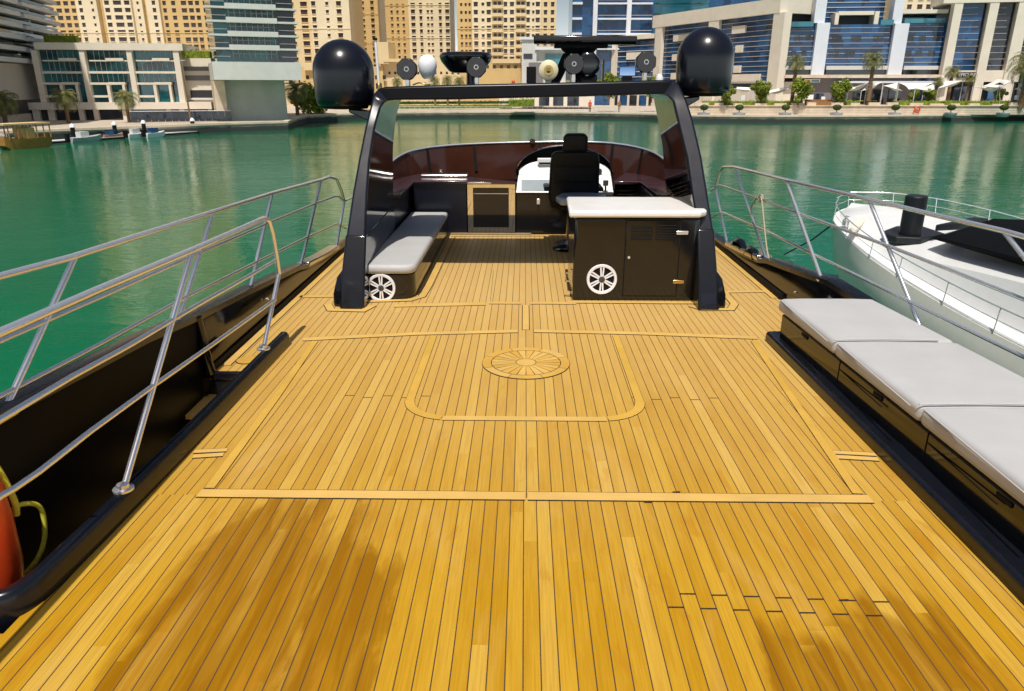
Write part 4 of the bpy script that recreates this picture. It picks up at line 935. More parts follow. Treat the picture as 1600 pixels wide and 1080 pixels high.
# low ochre podium in front of the towers
Yp = 245
A, B_ = at(470, 140, Yp), at(846, 140, Yp); f = Fac((A.x, A.y), (B_.x, B_.y))
t = thing('podium_building', 'long ochre podium with arched windows at the foot of the yellow towers', 'building', ((A.x + B_.x) / 2, Yp, PZ))
for rs_, d0, d1, m_, nm in (([(470, 600, 104, 170)], -14, 0, 'ochre', 'wall'), ([(600, 720, 96, 170)], -14, -1, 'yel', 'wall'), ([(720, 848, 92, 170)], -14, .5, 'ochre', 'wall'), ([(476, 500, 100, 110), (600, 640, 92, 97), (770, 850, 94, 99)], -8, 1.2, 'yel', 'cornice'), ([(590, 608, 66, 100)], -12, 1, 'yel', 'stair_tower')):
    f.part(nm, M[m_], t, rs_, d0, d1)
for x in list(range(478, 600, 12)):
    f.part('window', M['win'], t, [(x, x + 5, 118, 124)], -.2, .04)
for x in list(range(606, 716, 9)):
    f.part('window', M['win'], t, [(x, x + 3.5, 112, 116)], -1.2, -.95)
for x in list(range(726, 846, 11)):
    f.part('window', M['win'], t, [(x, x + 5, 102, 107)], .3, .54)
# ------------------------------------------------------------------ far left balcony tower
pr = at(92, 60, 172); vx = ray(500, 135); d = Vector((vx.x, vx.y)).normalized(); A = (pr.x - d.x * 70, pr.y - d.y * 70)
f = Fac(A, (pr.x, pr.y)); f.n = Vector((f.d.y, -f.d.x, 0)); L1 = 70
t = thing('balcony_tower', 'grey banded balcony tower at the far left edge', 'tower', (pr.x, pr.y, PZ))
b = MB(); f.box(b, 0, L1 - 1, 6.2, 80, -20, -1.6); b.build('glazing', M['ggreen'], t)
b = MB(); f.box(b, -2, L1 - 6, PZ, 6.0, -20, -1.0); b.build('base_wall', M['beige'], t)
b = MB(); f.box(b, 0, L1 - 8, -3, -.5, -1.0, -.96); b.build('arcade', M['dark'], t)
fl = f.hit(2, 30)[1] - f.hit(2, 48.8)[1]
for k in range(26):
    z = 6.2 + fl * k
    b = MB(); f.box(b, 0, L1 - 22, z, z + .8, -1.7, .5); f.box(b, L1 - 21.5, L1, z - .12, z + .62, -1.7, .9); b.build('balcony_band', M['slab'], t)
    b = MB(); f.box(b, 0, L1 - 1, z + .85, z + 1.35, .36, .4); b.build('glass_balustrade', M['ggreen'], t)
for u in (L1 - 15.8, L1 - 36, L1 - 52):
    b = MB(); f.box(b, u, u + .7, 6, 80, -1.6, -.2); b.build('pier', M['slab'], t)
# ------------------------------------------------------------------ cream low block (left)
A, B_ = at(58, 150, 150), at(284, 150, 155); f = Fac((A.x, A.y), (B_.x, B_.y))
t = thing('office_block', 'cream low block with three tall glazed bays on the left bank', 'building', (A.x + 15, 152, PZ))
f.part('core', M['beige'], t, [(62, 281, 72, 160)], -16, -1.6)
f.part('roof_beam', M['cream'], t, [(55, 286, 67.5, 78.5)], -14, .6)
f.part('column', M['cream'], t, [(57, 66, 78.6, 160)], -2, .4); f.part('column', M['cream'], t, [(131, 139, 78.6, 160)], -2, .4); f.part('column', M['cream'], t, [(204, 212, 78.6, 160)], -2, .4); f.part('column', M['cream'], t, [(276, 285, 78.6, 160)], -2, .4)
for x0, x1 in ((66, 131), (139, 204), (212, 276)):
    wd = x1 - x0
    f.part('bay_glazing', M['gteal'], t, [(x0, x1, 78.6, 160)], -1.6, -1.0)
    f.part('floor_slab', M['cream'], t, [(x0 + .1, x1 - .1, 94, 96)], -1.0, .0); f.part('floor_slab', M['cream'], t, [(x0 + .1, x1 - .1, 111.5, 115)], -1.0, .25)
    f.part('floor_slab', M['cream'], t, [(x0 + .1, x0 + wd * .62, 129, 132.5)], -1.0, .25)
    f.part('awning_panel', M['cream'], t, [(x0 + wd * .42, x0 + wd * .84, 91, 95.5)], .02, .6)
    f.part('frame_post', M['cream'], t, [(x0 + wd * .46, x0 + wd * .53, 132.6, 160)], -1, .2); f.part('frame_post', M['cream'], t, [(x0 + wd * .83, x0 + wd * .89, 129, 160)], -1, .2)
    f.part('frame_beam', M['cream'], t, [(x0 + wd * .47, x0 + wd * .88, 128.5, 132.4)], -1, .22)
    f.part('spandrel', M['cream'], t, [(x0 + .1, x0 + wd * .46, 149, 152.5)], -1, .1)
    f.part('mullions', M['slab'], t, [(x0 + wd * k / 8 - .25, x0 + wd * k / 8 + .25, 79, 128) for k in range(1, 8)], -1.0, -.9)
f.part('ground_floor', M['cream'], t, [(18, 330, 160.5, 205)], -16, -.8)
f.part('cornice', M['cream'], t, [(16, 332, 160, 171)], -2, .9)
for x0, x1 in ((34, 54), (65, 78), (88, 126), (134, 149), (156, 194), (208, 260), (268, 280), (289, 326)):
    f.part('shop_window', M['gdark'], t, [(x0, x1, 171.2, 200)], -.9, -.5)
f.part('shop_pier', M['cream'], t, [(54, 65, 171, 205), (78, 88, 171, 205), (126, 134, 171, 205), (149, 156, 171, 205), (194, 208, 171, 205)], -.8, .3)
# side wings
A, B_ = at(20, 150, 158), at(60, 150, 158); g = Fac((A.x, A.y), (B_.x, B_.y))
t2 = thing('side_wing', 'cream stepped wing between the balcony tower and the cream low block', 'building', (A.x, 158, PZ))
g.part('wall', M['cream'], t2, [(33, 62, 97, 160)], -10, 0); g.part('opening', M['dark'], t2, [(36, 60, 111, 119), (40, 62, 128, 135)], -.1, .05); g.part('terrace', M['sand'], t2, [(16, 62, 135, 161)], -9, 1.5); g.part('opening', M['dark'], t2, [(2, 20, 150, 160)], .1, 1.0)
A, B_ = at(284, 150, 158), at(336, 150, 158); g = Fac((A.x, A.y), (B_.x, B_.y))
t2 = thing('side_wing', 'cream wing with dark slots between the low block and the tower on the pier', 'building', (A.x, 158, PZ))
g.part('wall', M['cream'], t2, [(280, 336, 91, 200)], -10, 0); g.part('opening', M['greyw'], t2, [(283, 333, 104, 111), (284, 334, 118, 126)], -.1, .05); g.part('opening', M['dark'], t2, [(298, 338, 141, 154), (300, 324, 164, 172), (331, 340, 164, 172)], -.1, .05)
g.part('balustrade', M['slab'], t2, [(292, 342, 153, 156)], .05, .6)
# ------------------------------------------------------------------ tower on a pier
A, B_ = at(335, 110, 143), at(470, 110, 149.5); f = Fac((A.x, A.y), (B_.x, B_.y)); W = f.hit(470, 110)[0]
t = thing('pier_tower', 'white balconied glass tower resting on one broad concrete pier in the water', 'tower', ((A.x + B_.x) / 2, 150, WZ))
b = MB(); q0, q1 = f.hit(358, 165)[0], f.hit(455, 165)[0]; f.box(b, q0, q1, WZ - .5, f.hit(400, 125)[1], -16, -6.5); b.build('pier', M['concg'], t)
f.part('pier', M['sand'], t, [(338, 356, 125.5, 190)], -13, -4)
f.part('box_base', M['conc'], t, [(333, 471, 97, 125)], -24, 0)
zz = f.hit(400, 97)[1]; fl = fl_of(21.3, 147); n_ = 20
b = MB(); f.box(b, .8, W - .8, zz + .01, zz + fl * n_, -22, -1.7); b.build('glazing', M['gteal'], t)
for k in range(n_):
    z = zz + fl * k
    if k:
        b = MB(); f.box(b, -.3 + .0, W * .26, z - .22, z + .12, -3, -.1); f.box(b, W * .20, W * .77, z - .28, z + .62, -3, .5); f.box(b, W * .75, W + .3, z - .22, z + .12, -3, -.1); b.build('balcony_slab', M['conc'], t)
    b = MB()
    for j in range(9): u = W * (.24 + .063 * j); f.box(b, u - .05, u + .05, z + .6, z + fl - .28, -1.7, -1.5)
    f.box(b, W * .24, W * .745, z + fl * .62, z + fl * .65, -1.7, -1.55); b.build('mullions', M['slab'], t)
    b = MB(); f.box(b, .0, W * .2, z + .9, z + .96, -.25, -.2); f.box(b, W * .775, W, z + .9, z + .96, -.25, -.2); b.build('balcony_rail', M['slab'], t)
    b = MB(); f.box(b, W * .77, W * .985, z + .13, z + fl - .28, -1.75, -1.62); b.build('dark_recess', M['gdark'], t)
# ------------------------------------------------------------------ white balcony tower (right of the sky)
A, B_ = at(894, 40, 275), at(1022, 40, 275); f = Fac((A.x, A.y), (B_.x, B_.y)); W = f.hit(1022, 40)[0]
t = thing('balcony_tower', 'blue glass tower with white balcony slabs right of the strip of sky', 'tower', ((A.x + B_.x) / 2, 275, PZ))
b = MB(); f.box(b, 0, W, PZ, 95, -24, -1.4); b.build('glazing', M['gblue'], t)
fl = fl_of(24, 275)
for k in range(18):
    z = 14 + fl * k * .98
    b = MB(); f.box(b, 0, W * .12, z, z + .7, -1.5, .2); f.box(b, W * .31, W * .97, z, z + .5, -1.5, .4); b.build('balcony_slab', M['whit'], t)
    b = MB(); f.box(b, W * .31, W * .97, z + 1.3, z + 1.4, .3, .38); b.build('balcony_rail', M['whit'], t)
for u in (.25, .66): b = MB(); f.box(b, W * u, W * u + 1.5, PZ, 95, -1.5, .55); b.build('white_pier', M['whit'], t)
# ------------------------------------------------------------------ big blue office building (right)
pa, pc = at(1022, 80, 262), at(1206, 80, 212)
fa = Fac((pa.x, pa.y), (pc.x, pc.y))
t = thing('office_building', 'large cream and blue glass office building behind the right bank', 'building', (pc.x, 215, PZ))
fa.part('wing_core', M['dark'], t, [(1026, 1205, 30, 165)], -18, -1.4)
def slant(x): return 25 - (x - 1024) * .163       # roof line as seen
b = MB()
u0, z0 = fa.hit(1024, 25)[0], fa.hit(1024, 25)[1]; u1 = fa.hit(1223, 0)[0]
zr = z0; fa.box(b, u0 - .5, u1, zr - 3.6, zr, -16, .6); b.build('roof_beam', M['cream'], t)
zb_ = fa.hit(1100, 128)[1]
for x0, x1 in ((1024, 1034), (1106, 1121), (1205, 1222)):
    b = MB(); q0, q1 = fa.hit(x0, 80)[0], fa.hit(x1, 80)[0]; fa.box(b, q0, q1, PZ, zr - 3.6, -2, .5); b.build('column', M['cream'], t)
ua, ub = fa.hit(1034, 80)[0], fa.hit(1205, 80)[0]
nf = 13
b = MB(); fa.box(b, ua, ub, zb_, zr - 3.6, -1.4, -.7); b.build('wing_glazing', M['gblue'], t)
for k in range(nf):
    z = zb_ + (zr - 3.6 - zb_) * k / nf; b = MB(); fa.box(b, ua, ub, z, z + .11, -.7, -.6); b.build('transom', M['slab'], t)
hh = (zr - 3.6 - zb_)
for x0, x1, a in ((1050, 1072, .72), (1050, 1072, .38), (1050, 1072, .05), (1140, 1160, .76), (1148, 1158, .46), (1148, 1158, .14), (1058, 1106, .72), (1140, 1190, .0)):
    b = MB(); q0, q1 = fa.hit(x0, 80)[0], fa.hit(x1, 80)[0]; fa.box(b, q0, q1, zb_ + hh * a, zb_ + hh * (a + .115), -.7, -.1); b.build('cladding_panel', M['cream'], t)
b = MB(); fa.box(b, ua, ub + 1, PZ, zb_, -10, -.2); b.build('ground_floor', M['cream'], t)
b = MB(); fa.box(b, ua, ub, zb_ - 1.9, zb_ - .5, -.2, -.1); b.build('dark_band', M['gdark'], t)
# lower left continuation
pl_, pm = at(918, 90, 285), at(1022, 90, 262); fl_ = Fac((pl_.x, pl_.y), (pm.x, pm.y))
fl_.part('low_wing', M['dark'], t, [(919, 1023, 62, 165)], -14, -1.2); fl_.part('low_glazing', M['gblue'], t, [(922, 1022, 66, 150)], -1.2, -.7)
fl_.part('parapet', M['cream'], t, [(915, 1023, 56, 63)], -12, .3); fl_.part('column', M['cream'], t, [(955, 962, 63.2, 165)], -1.5, .2)
fl_.part('transom', M['slab'], t, [(923, 1022, y, y + 1) for y in (72, 80, 88, 96, 104, 112, 120)], -.7, -.5)
fl_.part('cladding_panel', M['cream'], t, [(928, 940, 87, 97)], -.7, -.2); fl_.part('cladding_panel', M['cream'], t, [(978, 1000, 82, 93)], -.7, -.2); fl_.part('cladding_panel', M['cream'], t, [(925, 945, 112, 124)], -.7, -.2)
fl_.part('ground_floor', M['cream'], t, [(840, 1023, 146, 166)], -10, -.3)
for x in range(848, 1020, 15): fl_.part('shop_window', M['gdark' if x % 2 else 'gblue'], t, [(x, x + 11, 149, 165)], -.4, -.1)
# middle, frontal part
pa, pb_ = at(1205, 80, 212), at(1492, 80, 208); fb = Fac((pa.x, pa.y), (pb_.x, pb_.y))
fb.part('core', M['dark'], t, [(1210, 1490, 44, 165)], -18, -1.4)
for x0, x1, y0 in ((1222, 1272, 43), (1291, 1391, 38), (1412, 1476, 36)):
    fb.part('bay_glazing', M['gblue'], t, [(x0, x1, y0, 106)], -1.4, -.6)
    fb.part('transom', M['slab'], t, [(x0, x1, y, y + .55) for y in range(y0 + 5, 104, 8)], -.6, -.5)
    fb.part('dark_pane', M['gdark'], t, [(x0 + (x1 - x0) * a, x0 + (x1 - x0) * (a + .16), y, y + 9) for a, y in ((.1, 55), (.4, 55), (.75, 55), (.3, 79), (.62, 79), (.05, 79))], -.6, -.5)
    fb.part('sill_band', M['slab'], t, [(x0, x1, 103, 109)], -.6, .2); fb.part('strip_window', M['gdark'], t, [(x0, x1, 109.2, 116)], -1.4, -.3)
fb.part('white_column', M['whit'], t, [(1271, 1291, 36, 117)], -2, .8); fb.part('white_column', M['whit'], t, [(1274, 1291, -10, 35.9)], -3, .2)
fb.part('white_column', M['whit'], t, [(1391, 1413, 37, 118)], -2, .8); fb.part('white_column', M['whit'], t, [(1397, 1412, -14, 36.9)], -3, .2)
fb.part('upper_glazing', M['gblue'], t, [(1291, 1397, -60, 37)], -10, -5); fb.part('upper_transom', M['slab'], t, [(1291, 1397, y, y + .8) for y in (-8, 0, 8, 16, 24)], -5, -4.8)
fb.part('framed_loggia', M['cream'], t, [(1306, 1312, 20, 41), (1368, 1375, 17, 39), (1312.1, 1367.9, 17, 23)], -5, -.8); fb.part('loggia_recess', M['dark'], t, [(1312, 1368, 23, 40)], -5, -4.2)
fb.part('terrace_balustrade', M['gsky'], t, [(1222, 1271, 34, 42), (1376, 1396, 31, 39), (1413, 1476, 29, 36)], .2, .3)
fb.part('terrace_beam', M['cream'], t, [(1409, 1482, 15, 21)], -8, 0)
fb.part('terrace_wall', M['gblue'], t, [(1413, 1478, 21, 36)], -9, -6)
fb.part('podium_wall', M['greyw'], t, [(1262, 1420, 122, 166)], -8, 1.2); fb.part('podium_wall', M['cream'], t, [(1205, 1262, 128, 166)], -8, 1.0)
fb.part('podium_beam', M['sand'], t, [(1222, 1478, 117, 122)], -6, 3.0); fb.part('podium_roof', M['whit'], t, [(1300, 1470, 127, 130)], 1.3, 5)
for x0, x1, y0, y1 in ((1262, 1284, 146, 164), (1296, 1306, 137, 143), (1330, 1352, 140, 165), (1360, 1378, 140, 165), (1384, 1404, 140, 165)): fb.part('shop_window', M['gdark'], t, [(x0, x1, y0, y1)], 1.2, 1.4)
fb.part('shop_door', M['ringw'], t, [(1258, 1268, 148, 164), (1280, 1286, 151, 165)], 1.4, 1.55)
fb.part('podium_glazing', M['gblue'], t, [(1416, 1476, 122, 166)], -6, .6)
# right part, taller cream columns
pa, pb_ = at(1476, 80, 206), at(1680, 80, 200); fc = Fac((pa.x, pa.y), (pb_.x, pb_.y))
fc.part('core', M['dark'], t, [(1478, 1676, -10, 166)], -18, -1.6)
for x0, x1 in ((1476, 1489), (1530, 1544), (1574, 1592), (1650, 1668)): fc.part('column', M['cream'], t, [(x0, x1, 4, 166)], -2, .9)
fc.part('roof_beam', M['cream'], t, [(1474, 1670, -14, 3.8)], -10, 1.0)
for x0, x1, m_ in ((1489, 1530, 'gblue'), (1544, 1574, 'gdark'), (1592, 1650, 'gdark')):
    fc.part('bay_glazing', M[m_], t, [(x0, x1, 4, 110)], -1.6, -.6); fc.part('transom', M['slab'], t, [(x0, x1, y, y + .5) for y in range(12, 108, 10)], -.6, -.5)
fc.part('shop_beam', M['cream'], t, [(1489, 1592, 110, 128)], -2, .4); fc.part('shop_window', M['gdark'], t, [(1490, 1530, 128.2, 166)], -1.6, -.2); fc.part('shop_window', M['gblue'], t, [(1544, 1574, 128.2, 166)], -1.6, -.2); fc.part('shop_window', M['gdark'], t, [(1592, 1650, 110, 166)], -1.6, -.2)
# shop sign
sg = thing('shop_sign', 'black shop sign with white capital letters above the right shop windows', 'sign', tuple(fc.P(*[fc.hit(1510, 117)[0], .5, fc.hit(1510, 117)[1]])))
fc.part('sign_board', M['rubber'], sg, [(1494, 1526, 113, 121)], .41, .75)
def text(s, fac, x0, x1, y0, y1, dep, m_, parent, name='lettering'):
    u0, u1, z0, z1 = fac.rect(x0, x1, y0, y1); cu = bpy.data.curves.new('txt', 'FONT'); cu.body = s; cu.size = 1; cu.extrude = .02; cu.align_x = 'CENTER'; cu.align_y = 'CENTER'
    o = bpy.data.objects.new('txt', cu); COL.objects.link(o); dg = bpy.context.evaluated_depsgraph_get(); me = bpy.data.meshes.new_from_object(o.evaluated_get(dg)); bpy.data.objects.remove(o)
    xs = [v.co.x for v in me.vertices]; ys = [v.co.y for v in me.vertices]; sx = (u1 - u0) / (max(xs) - min(xs)); sy = (z1 - z0) / (max(ys) - min(ys)); off = parent_origin(parent)
    for v in me.vertices:
        p = fac.P((u0 + u1) / 2 + (v.co.x - (max(xs) + min(xs)) / 2) * sx, dep + v.co.z * 2, (z0 + z1) / 2 + (v.co.y - (max(ys) + min(ys)) / 2) * sy); v.co = p - off
    me.materials.append(M[m_]); q = bpy.data.objects.new(name, me); COL.objects.link(q); q.parent = parent; return q
text('EPICURE', fc, 1497, 1523, 114.3, 119.7, .82, 'ringw', sg)
sg = thing('shop_sign', 'white shop sign with red and teal strips above the grey shop wall', 'sign', tuple(fb.P(fb.hit(1268, 126)[0], 1.3, fb.hit(1268, 126)[1])))
fb.part('sign_board', M['ringw'], sg, [(1254, 1279, 123.5, 129)], 1.25, 1.5); fb.part('sign_strip', M['orange'], sg, [(1256, 1263, 125.5, 127.5)], 1.5, 1.54); fb.part('sign_strip', M['gsky'], sg, [(1266, 1277, 125, 128)], 1.5, 1.54)
# towers behind
A, B_ = at(1008, 10, 330), at(1200, 10, 330); f = Fac((A.x, A.y), (B_.x, B_.y)); W = f.hit(1200, 10)[0]
t = thing('glass_tower', 'pale teal glass tower rising behind the roof of the blue offices', 'tower', ((A.x + B_.x) / 2, 330, PZ)); b = MB(); f.box(b, 0, W * .52, PZ, 100, -30, 0); b.build('glazing', M['gsky'], t); b = MB(); f.box(b, W * .521, W, PZ, 100, -30, -3); b.build('dark_face', M['gblue'], t)
for k in range(16): b = MB(); f.box(b, 0, W * .52, 22 + 4 * k, 22.3 + 4 * k, 0, .15); b.build('floor_line', M['gteal'], t)
A, B_ = at(1219, 10, 235), at(1274, 10, 235); f = Fac((A.x, A.y), (B_.x, B_.y)); W = f.hit(1274, 10)[0]
t = thing('glass_tower', 'dark curved balcony tower rising behind the middle of the blue offices', 'tower', ((A.x + B_.x) / 2, 235, PZ)); b = MB(); f.box(b, 0, W, 8, 80, -16, -1); b.build('glazing', M['gdark'], t)
for k in range(12):
    z = 22 + 3.7 * k; b = MB(); b.loft([[f.P(W * (.35 + .65 * q), .2 + 1.6 * math.sin(math.pi * q), z + h) for q in (0, .25, .5, .75, 1)] + [f.P(W * (.35 + .65 * q), -1.2, z + h) for q in (1, 0)] for h in (0, 1.0)]); b.build('curved_balcony', M['greyw'], t)
b = MB(); f.box(b, W * .22, W * .32, 8, 80, -1, 0); b.build('pier', M['slab'], t)
# grey low building left of the offices
A, B_ = at(812, 110, 232), at(925, 110, 232); f = Fac((A.x, A.y), (B_.x, B_.y))
t = thing('pavilion', 'grey and glass pavilion with flat roofs between the yellow towers and the blue offices', 'building', ((A.x + B_.x) / 2, 232, PZ))
f.part('wall', M['slab'], t, [(815, 838, 62, 166)], -10, 0); f.part('wall', M['conc'], t, [(838, 925, 78, 166)], -14, -1); f.part('roof', M['whit'], t, [(836, 900, 73, 78), (812, 840, 58, 62)], -12, .5)
f.part('glazing', M['gsky'], t, [(852, 878, 84, 105)], -.9, -.7); f.part('dark_wall', M['greyw'], t, [(826, 848, 98, 150)], .05, 1.5); f.part('window', M['gdark'], t, [(818, 832, 84, 92), (884, 920, 110, 125)], -.8, .1)
f.part('ground_floor', M['cream'], t, [(780, 925, 146, 166)], -6, 1.6); f.part('shop_window', M['gdark'], t, [(842, 858, 149, 165), (864, 880, 149, 165), (886, 904, 149, 165)], 1.6, 1.7)
# ================================================================== PLANTS
rnd = random.Random(11)
def palm_proto(h=5.0, cr=2.2, nf=44, tr=.24):
    """date palm standing at the origin"""
    t = thing('palm_tree', '', 'palm tree')
    b = MB(); b.tube(crom([(0, 0, -.3), (.06, 0, h * .3), (.0, .05, h * .7), (.03, 0, h)], 4), tr, 9, tr * .75)
    for k in range(14): z = h * k / 14; b.lathe([(tr * (.98 - .25 * k / 14), z), (tr * (1.12 - .25 * k / 14), z + h / 30), (tr * .8, z + h / 16)], (.03, 0, 0), 8)
    b.build('trunk', M['bark'], t, smooth=50)
    b = MB()
    for k in range(nf):
        az = 2.399 * k + rnd.uniform(-.2, .2); e0 = R(80 - 100 * (k / nf) + rnd.uniform(-8, 8)); L_ = cr * rnd.uniform(.85, 1.15); p = Vector((0, 0, h)); d_e = e0; pts = [p.copy()]
        for s in range(7):
            step = L_ / 7; p = p + Vector((math.cos(az) * math.cos(d_e), math.sin(az) * math.cos(d_e), math.sin(d_e))) * step; pts.append(p.copy()); d_e -= R(13 + 5 * s * .5)
        side = Vector((-math.sin(az), math.cos(az), 0))
        for s in range(1, 8):
            a, c_ = pts[s - 1], pts[s]; w_ = cr * .27 * math.sin(math.pi * (s / 8.2)) ** .7
            for q in range(2):
                m0 = a.lerp(c_, q * .5); m1 = a.lerp(c_, q * .5 + .28); dr_ = (c_ - a).normalized()
                for sg in (-1, 1):
                    tip = m0 + side * sg * w_ + dr_ * w_ * .7 - Vector((0, 0, w_ * .35)); b.quad(m0, m1, tip)
    b.build('crown', M['frond'], t)
    return t
def tree_proto(h=4.5, r=1.75, n=2600, m_='leaf', flat=1.0):
    t = thing('round_tree', '', 'tree'); b = MB(); b.tube([(0, 0, -.3), (.05, .02, h * .35), (0, 0, h * .62)], .13, 8, .06)
    for k in range(5): a = 1.26 * k; b.tube([(0, 0, h * .42), (math.cos(a) * r * .5, math.sin(a) * r * .5, h * .68)], .05, 6, .02)
    b.build('trunk', M['bark'], t, smooth=60); b = MB()
    cl = [(Vector((rnd.gauss(0, .42) * r, rnd.gauss(0, .42) * r, h - r + rnd.gauss(0, .42) * r * flat)), r * rnd.uniform(.32, .55)) for _ in range(15)]
    for _ in range(n):
        c_, cr = rnd.choice(cl); d = Vector((rnd.gauss(0, 1), rnd.gauss(0, 1), rnd.gauss(0, 1))).normalized(); p = c_ + d * cr * rnd.uniform(.55, 1.05)
        s = r * rnd.uniform(.07, .14); n_ = (d + Vector((rnd.gauss(0, .5), rnd.gauss(0, .5), rnd.gauss(.3, .5)))).normalized(); a = n_.orthogonal().normalized(); e = n_.cross(a)
        b.quad(p - a * s, p + e * s * .6, p + a * s, p - e * s * .6)
    b.build('crown', M[m_], t); return t
def hedge(name, label, P0, P1, h, w_, m_='leafd', n=None, cat='hedge'):
    P0, P1 = Vector(P0), Vector(P1); L_ = (P1 - P0).length; n = n or int(L_ * h * 26) + 60; b = MB(); d = (P1 - P0).normalized(); q = Vector((-d.y, d.x, 0))
    b.loft([[P0 + q * o + Vector((0, 0, z)) for o, z in ((-w_ * .38, 0), (w_ * .38, 0), (w_ * .38, h * .85), (-w_ * .38, h * .85))], [P1 + q * o + Vector((0, 0, z)) for o, z in ((-w_ * .38, 0), (w_ * .38, 0), (w_ * .38, h * .85), (-w_ * .38, h * .85))]])
    for _ in range(min(n, 1600)):
        p = P0.lerp(P1, rnd.random()) + q * rnd.uniform(-w_, w_) * .55 + Vector((0, 0, h * rnd.uniform(.1, 1.08))); s = rnd.uniform(.10, .22); a = Vector((rnd.gauss(0, 1), rnd.gauss(0, 1), rnd.gauss(0, 1))).normalized(); e = a.orthogonal().normalized()
        b.quad(p - a * s, p + e * s * .6, p + a * s, p - e * s * .6)
    return tag(b.build(name, M[m_], None), label, cat)
pp = palm_proto(5.0, 1.65); pb = palm_proto(5.0, 3.1, 48, .34); used = []
def put(proto, px, py_base, Y, height, base_h, label, group, rot=0):
    p = at(px, py_base, Y)
    if proto not in used:
        used.append(proto); proto.location = p; proto.rotation_euler = (0, 0, rot); proto.scale = (height / base_h,) * 3; proto['label'] = label; proto['group'] = group; return proto
    o = dup(proto, p, rot, label, height / base_h); o['group'] = group; return o
def hpx(px, y0, y1, Y): return at(px, y0, Y).z - at(px, y1, Y).z
G = 'date palms along the far banks'
for px, yb, yc, Y, lab in ((14, 212, 157, 132, 'date palm at the far left edge behind the wooden dhow'), (109, 199, 153, 139, 'date palm before the left bay of the cream low block'), (203, 195, 154, 142, 'date palm before the right bay of the cream low block'),
                        (1236, 166, 98, 190, 'tall date palm before the pale column of the blue offices'), (1354, 168, 94, 188, 'tall date palm standing among the white shade sails'), (1594, 166, 100, 186, 'large date palm cut by the right edge of the picture'),
                        (1479, 164, 112, 196, 'slim date palm against the wide cream column'), (1460, 164, 127, 192, 'short palm left of the slim one beside the shade sails'), (1508, 163, 122, 194, 'short palm right of the black shop sign'),
                        (466, 186, 140, 178, 'dark palm immediately right of the concrete pier'), (622, 166, 127, 215, 'small palm under the leftmost arch speaker'), (680, 166, 126, 216, 'small palm behind the white lamp on the arch'),
                        (700, 166, 125, 218, 'small palm left of the black saucer antenna'), (718, 166, 126, 222, 'small palm below the black saucer antenna')):
    hh = hpx(px, yc, yb, Y); put(pb if px < 470 or px > 1580 else pp, px, yb, Y, hh, 5.0, lab, G, rnd.uniform(0, 6))
tp_ = tree_proto(); G = 'round trees on the right bank'
for px, yb, yt, Y, lab in ((1136, 165, 133, 186, 'round olive green tree just right of the right dome'), (1187, 164, 124, 187, 'round bright tree between the grey shop and the tilted sail'), (1247, 165, 121, 186, 'largest round tree under the tall palm'), (1313, 165, 122, 187, 'round light green tree left of the shade sails'),
                        (950, 158, 112, 205, 'round tree seen over the arch left of the blue screen'), (1018, 158, 118, 205, 'round tree seen over the arch behind the rightmost speaker'), (1428, 163, 140, 190, 'low round tree beneath the wide sails'), (1450, 163, 138, 190, 'low round tree beside the short palm'), (1560, 163, 138, 190, 'low round tree behind the dark umbrella'),
                        (484, 186, 128, 185, 'tall loose tree behind the left dome'), (505, 185, 136, 190, 'loose pale tree half hidden by the left dome')):
    hh = hpx(px, yt, yb, Y); put(tp_, px, yb, Y, hh, 4.7, lab, G, rnd.uniform(0, 6))
hedge('roof_shrubs', 'green shrubs on the roof edge left of the cream low block', at(72, 68, 158), at(122, 67.5, 158), 1.6, 1.4, 'leaf', cat='shrubs')
hedge('roof_shrubs', 'green shrubs on the roof of the cream wing beside the pier tower', at(286, 91, 156), at(330, 91, 156), 1.5, 1.4, 'leaf', cat='shrubs')
hedge('lawn_shrubs', 'low green shrubs seen under the arch beam at its centre', at(795, 167, 200), at(835, 166, 200), 2.0, 2.0, 'leaf', cat='shrubs')
hedge('lawn_shrubs', 'long flat lawn hedge on the far bank seen through the arch', at(622, 170, 204), at(800, 169, 206), 1.0, 2.4, 'leaf', cat='shrubs')
hedge('lawn_shrubs', 'thin hedge row on the slope behind the long lawn hedge', at(622, 163, 222), at(800, 162, 222), .8, 2.0, 'leafd', cat='shrubs')
# ------------------------------------------------------------------ right bank terrace
wl = onZ(1085, 184, PZ); Yw = 186.
TZ = at(1300, 166, Yw).z
t = thing('terrace_wall', 'low sandy stone wall along the right bank below the cafe terraces', 'wall', (at(1300, 170, Yw).x, Yw, PZ))
x0, x1 = at(1075, 170, Yw).x, at(1760, 170, Yw).x
b = MB(); b.box(x0, x1, Yw, Yw + 1.2, PZ, TZ); b.build('wall_face', M['sand'], t)
b = MB(); b.box(x0 - .1, x1, Yw - .25, Yw + 1.4, TZ + .001, TZ + .18); b.build('coping', M['sand'], t)
b = MB()
for k in range(90):
    x = x0 + (x1 - x0) * k / 90; b.box(x, x + .07, Yw - .03, Yw + .01, PZ, TZ - .05)
for k in range(1, 4): z = PZ + (TZ - PZ) * k / 4; b.box(x0, x1, Yw - .025, Yw + .01, z, z + .05)
b.build('joints', M['beige'], t)
b = MB()
for k in range(22):
    x = x0 + (x1 - x0) * (k + rnd.random() * .4) / 22; b.box(x, x + rnd.uniform(2.0, 3.4), Yw + .15, Yw + .9, TZ + .181, TZ + rnd.uniform(.5, .9))
b.build('upper_blocks', M['sand'], t)
b = MB(); b.box(x0, 460, Yw + 1.41, 216, PZ + .02, TZ - .1); tag(b.build('terrace', M['paving'], None), 'raised paved terrace under the right shops', None, None, 'structure')
hx = [(1098, 1150), (1152, 1252), (1300, 1340), (1396, 1470), (1472, 1620)]
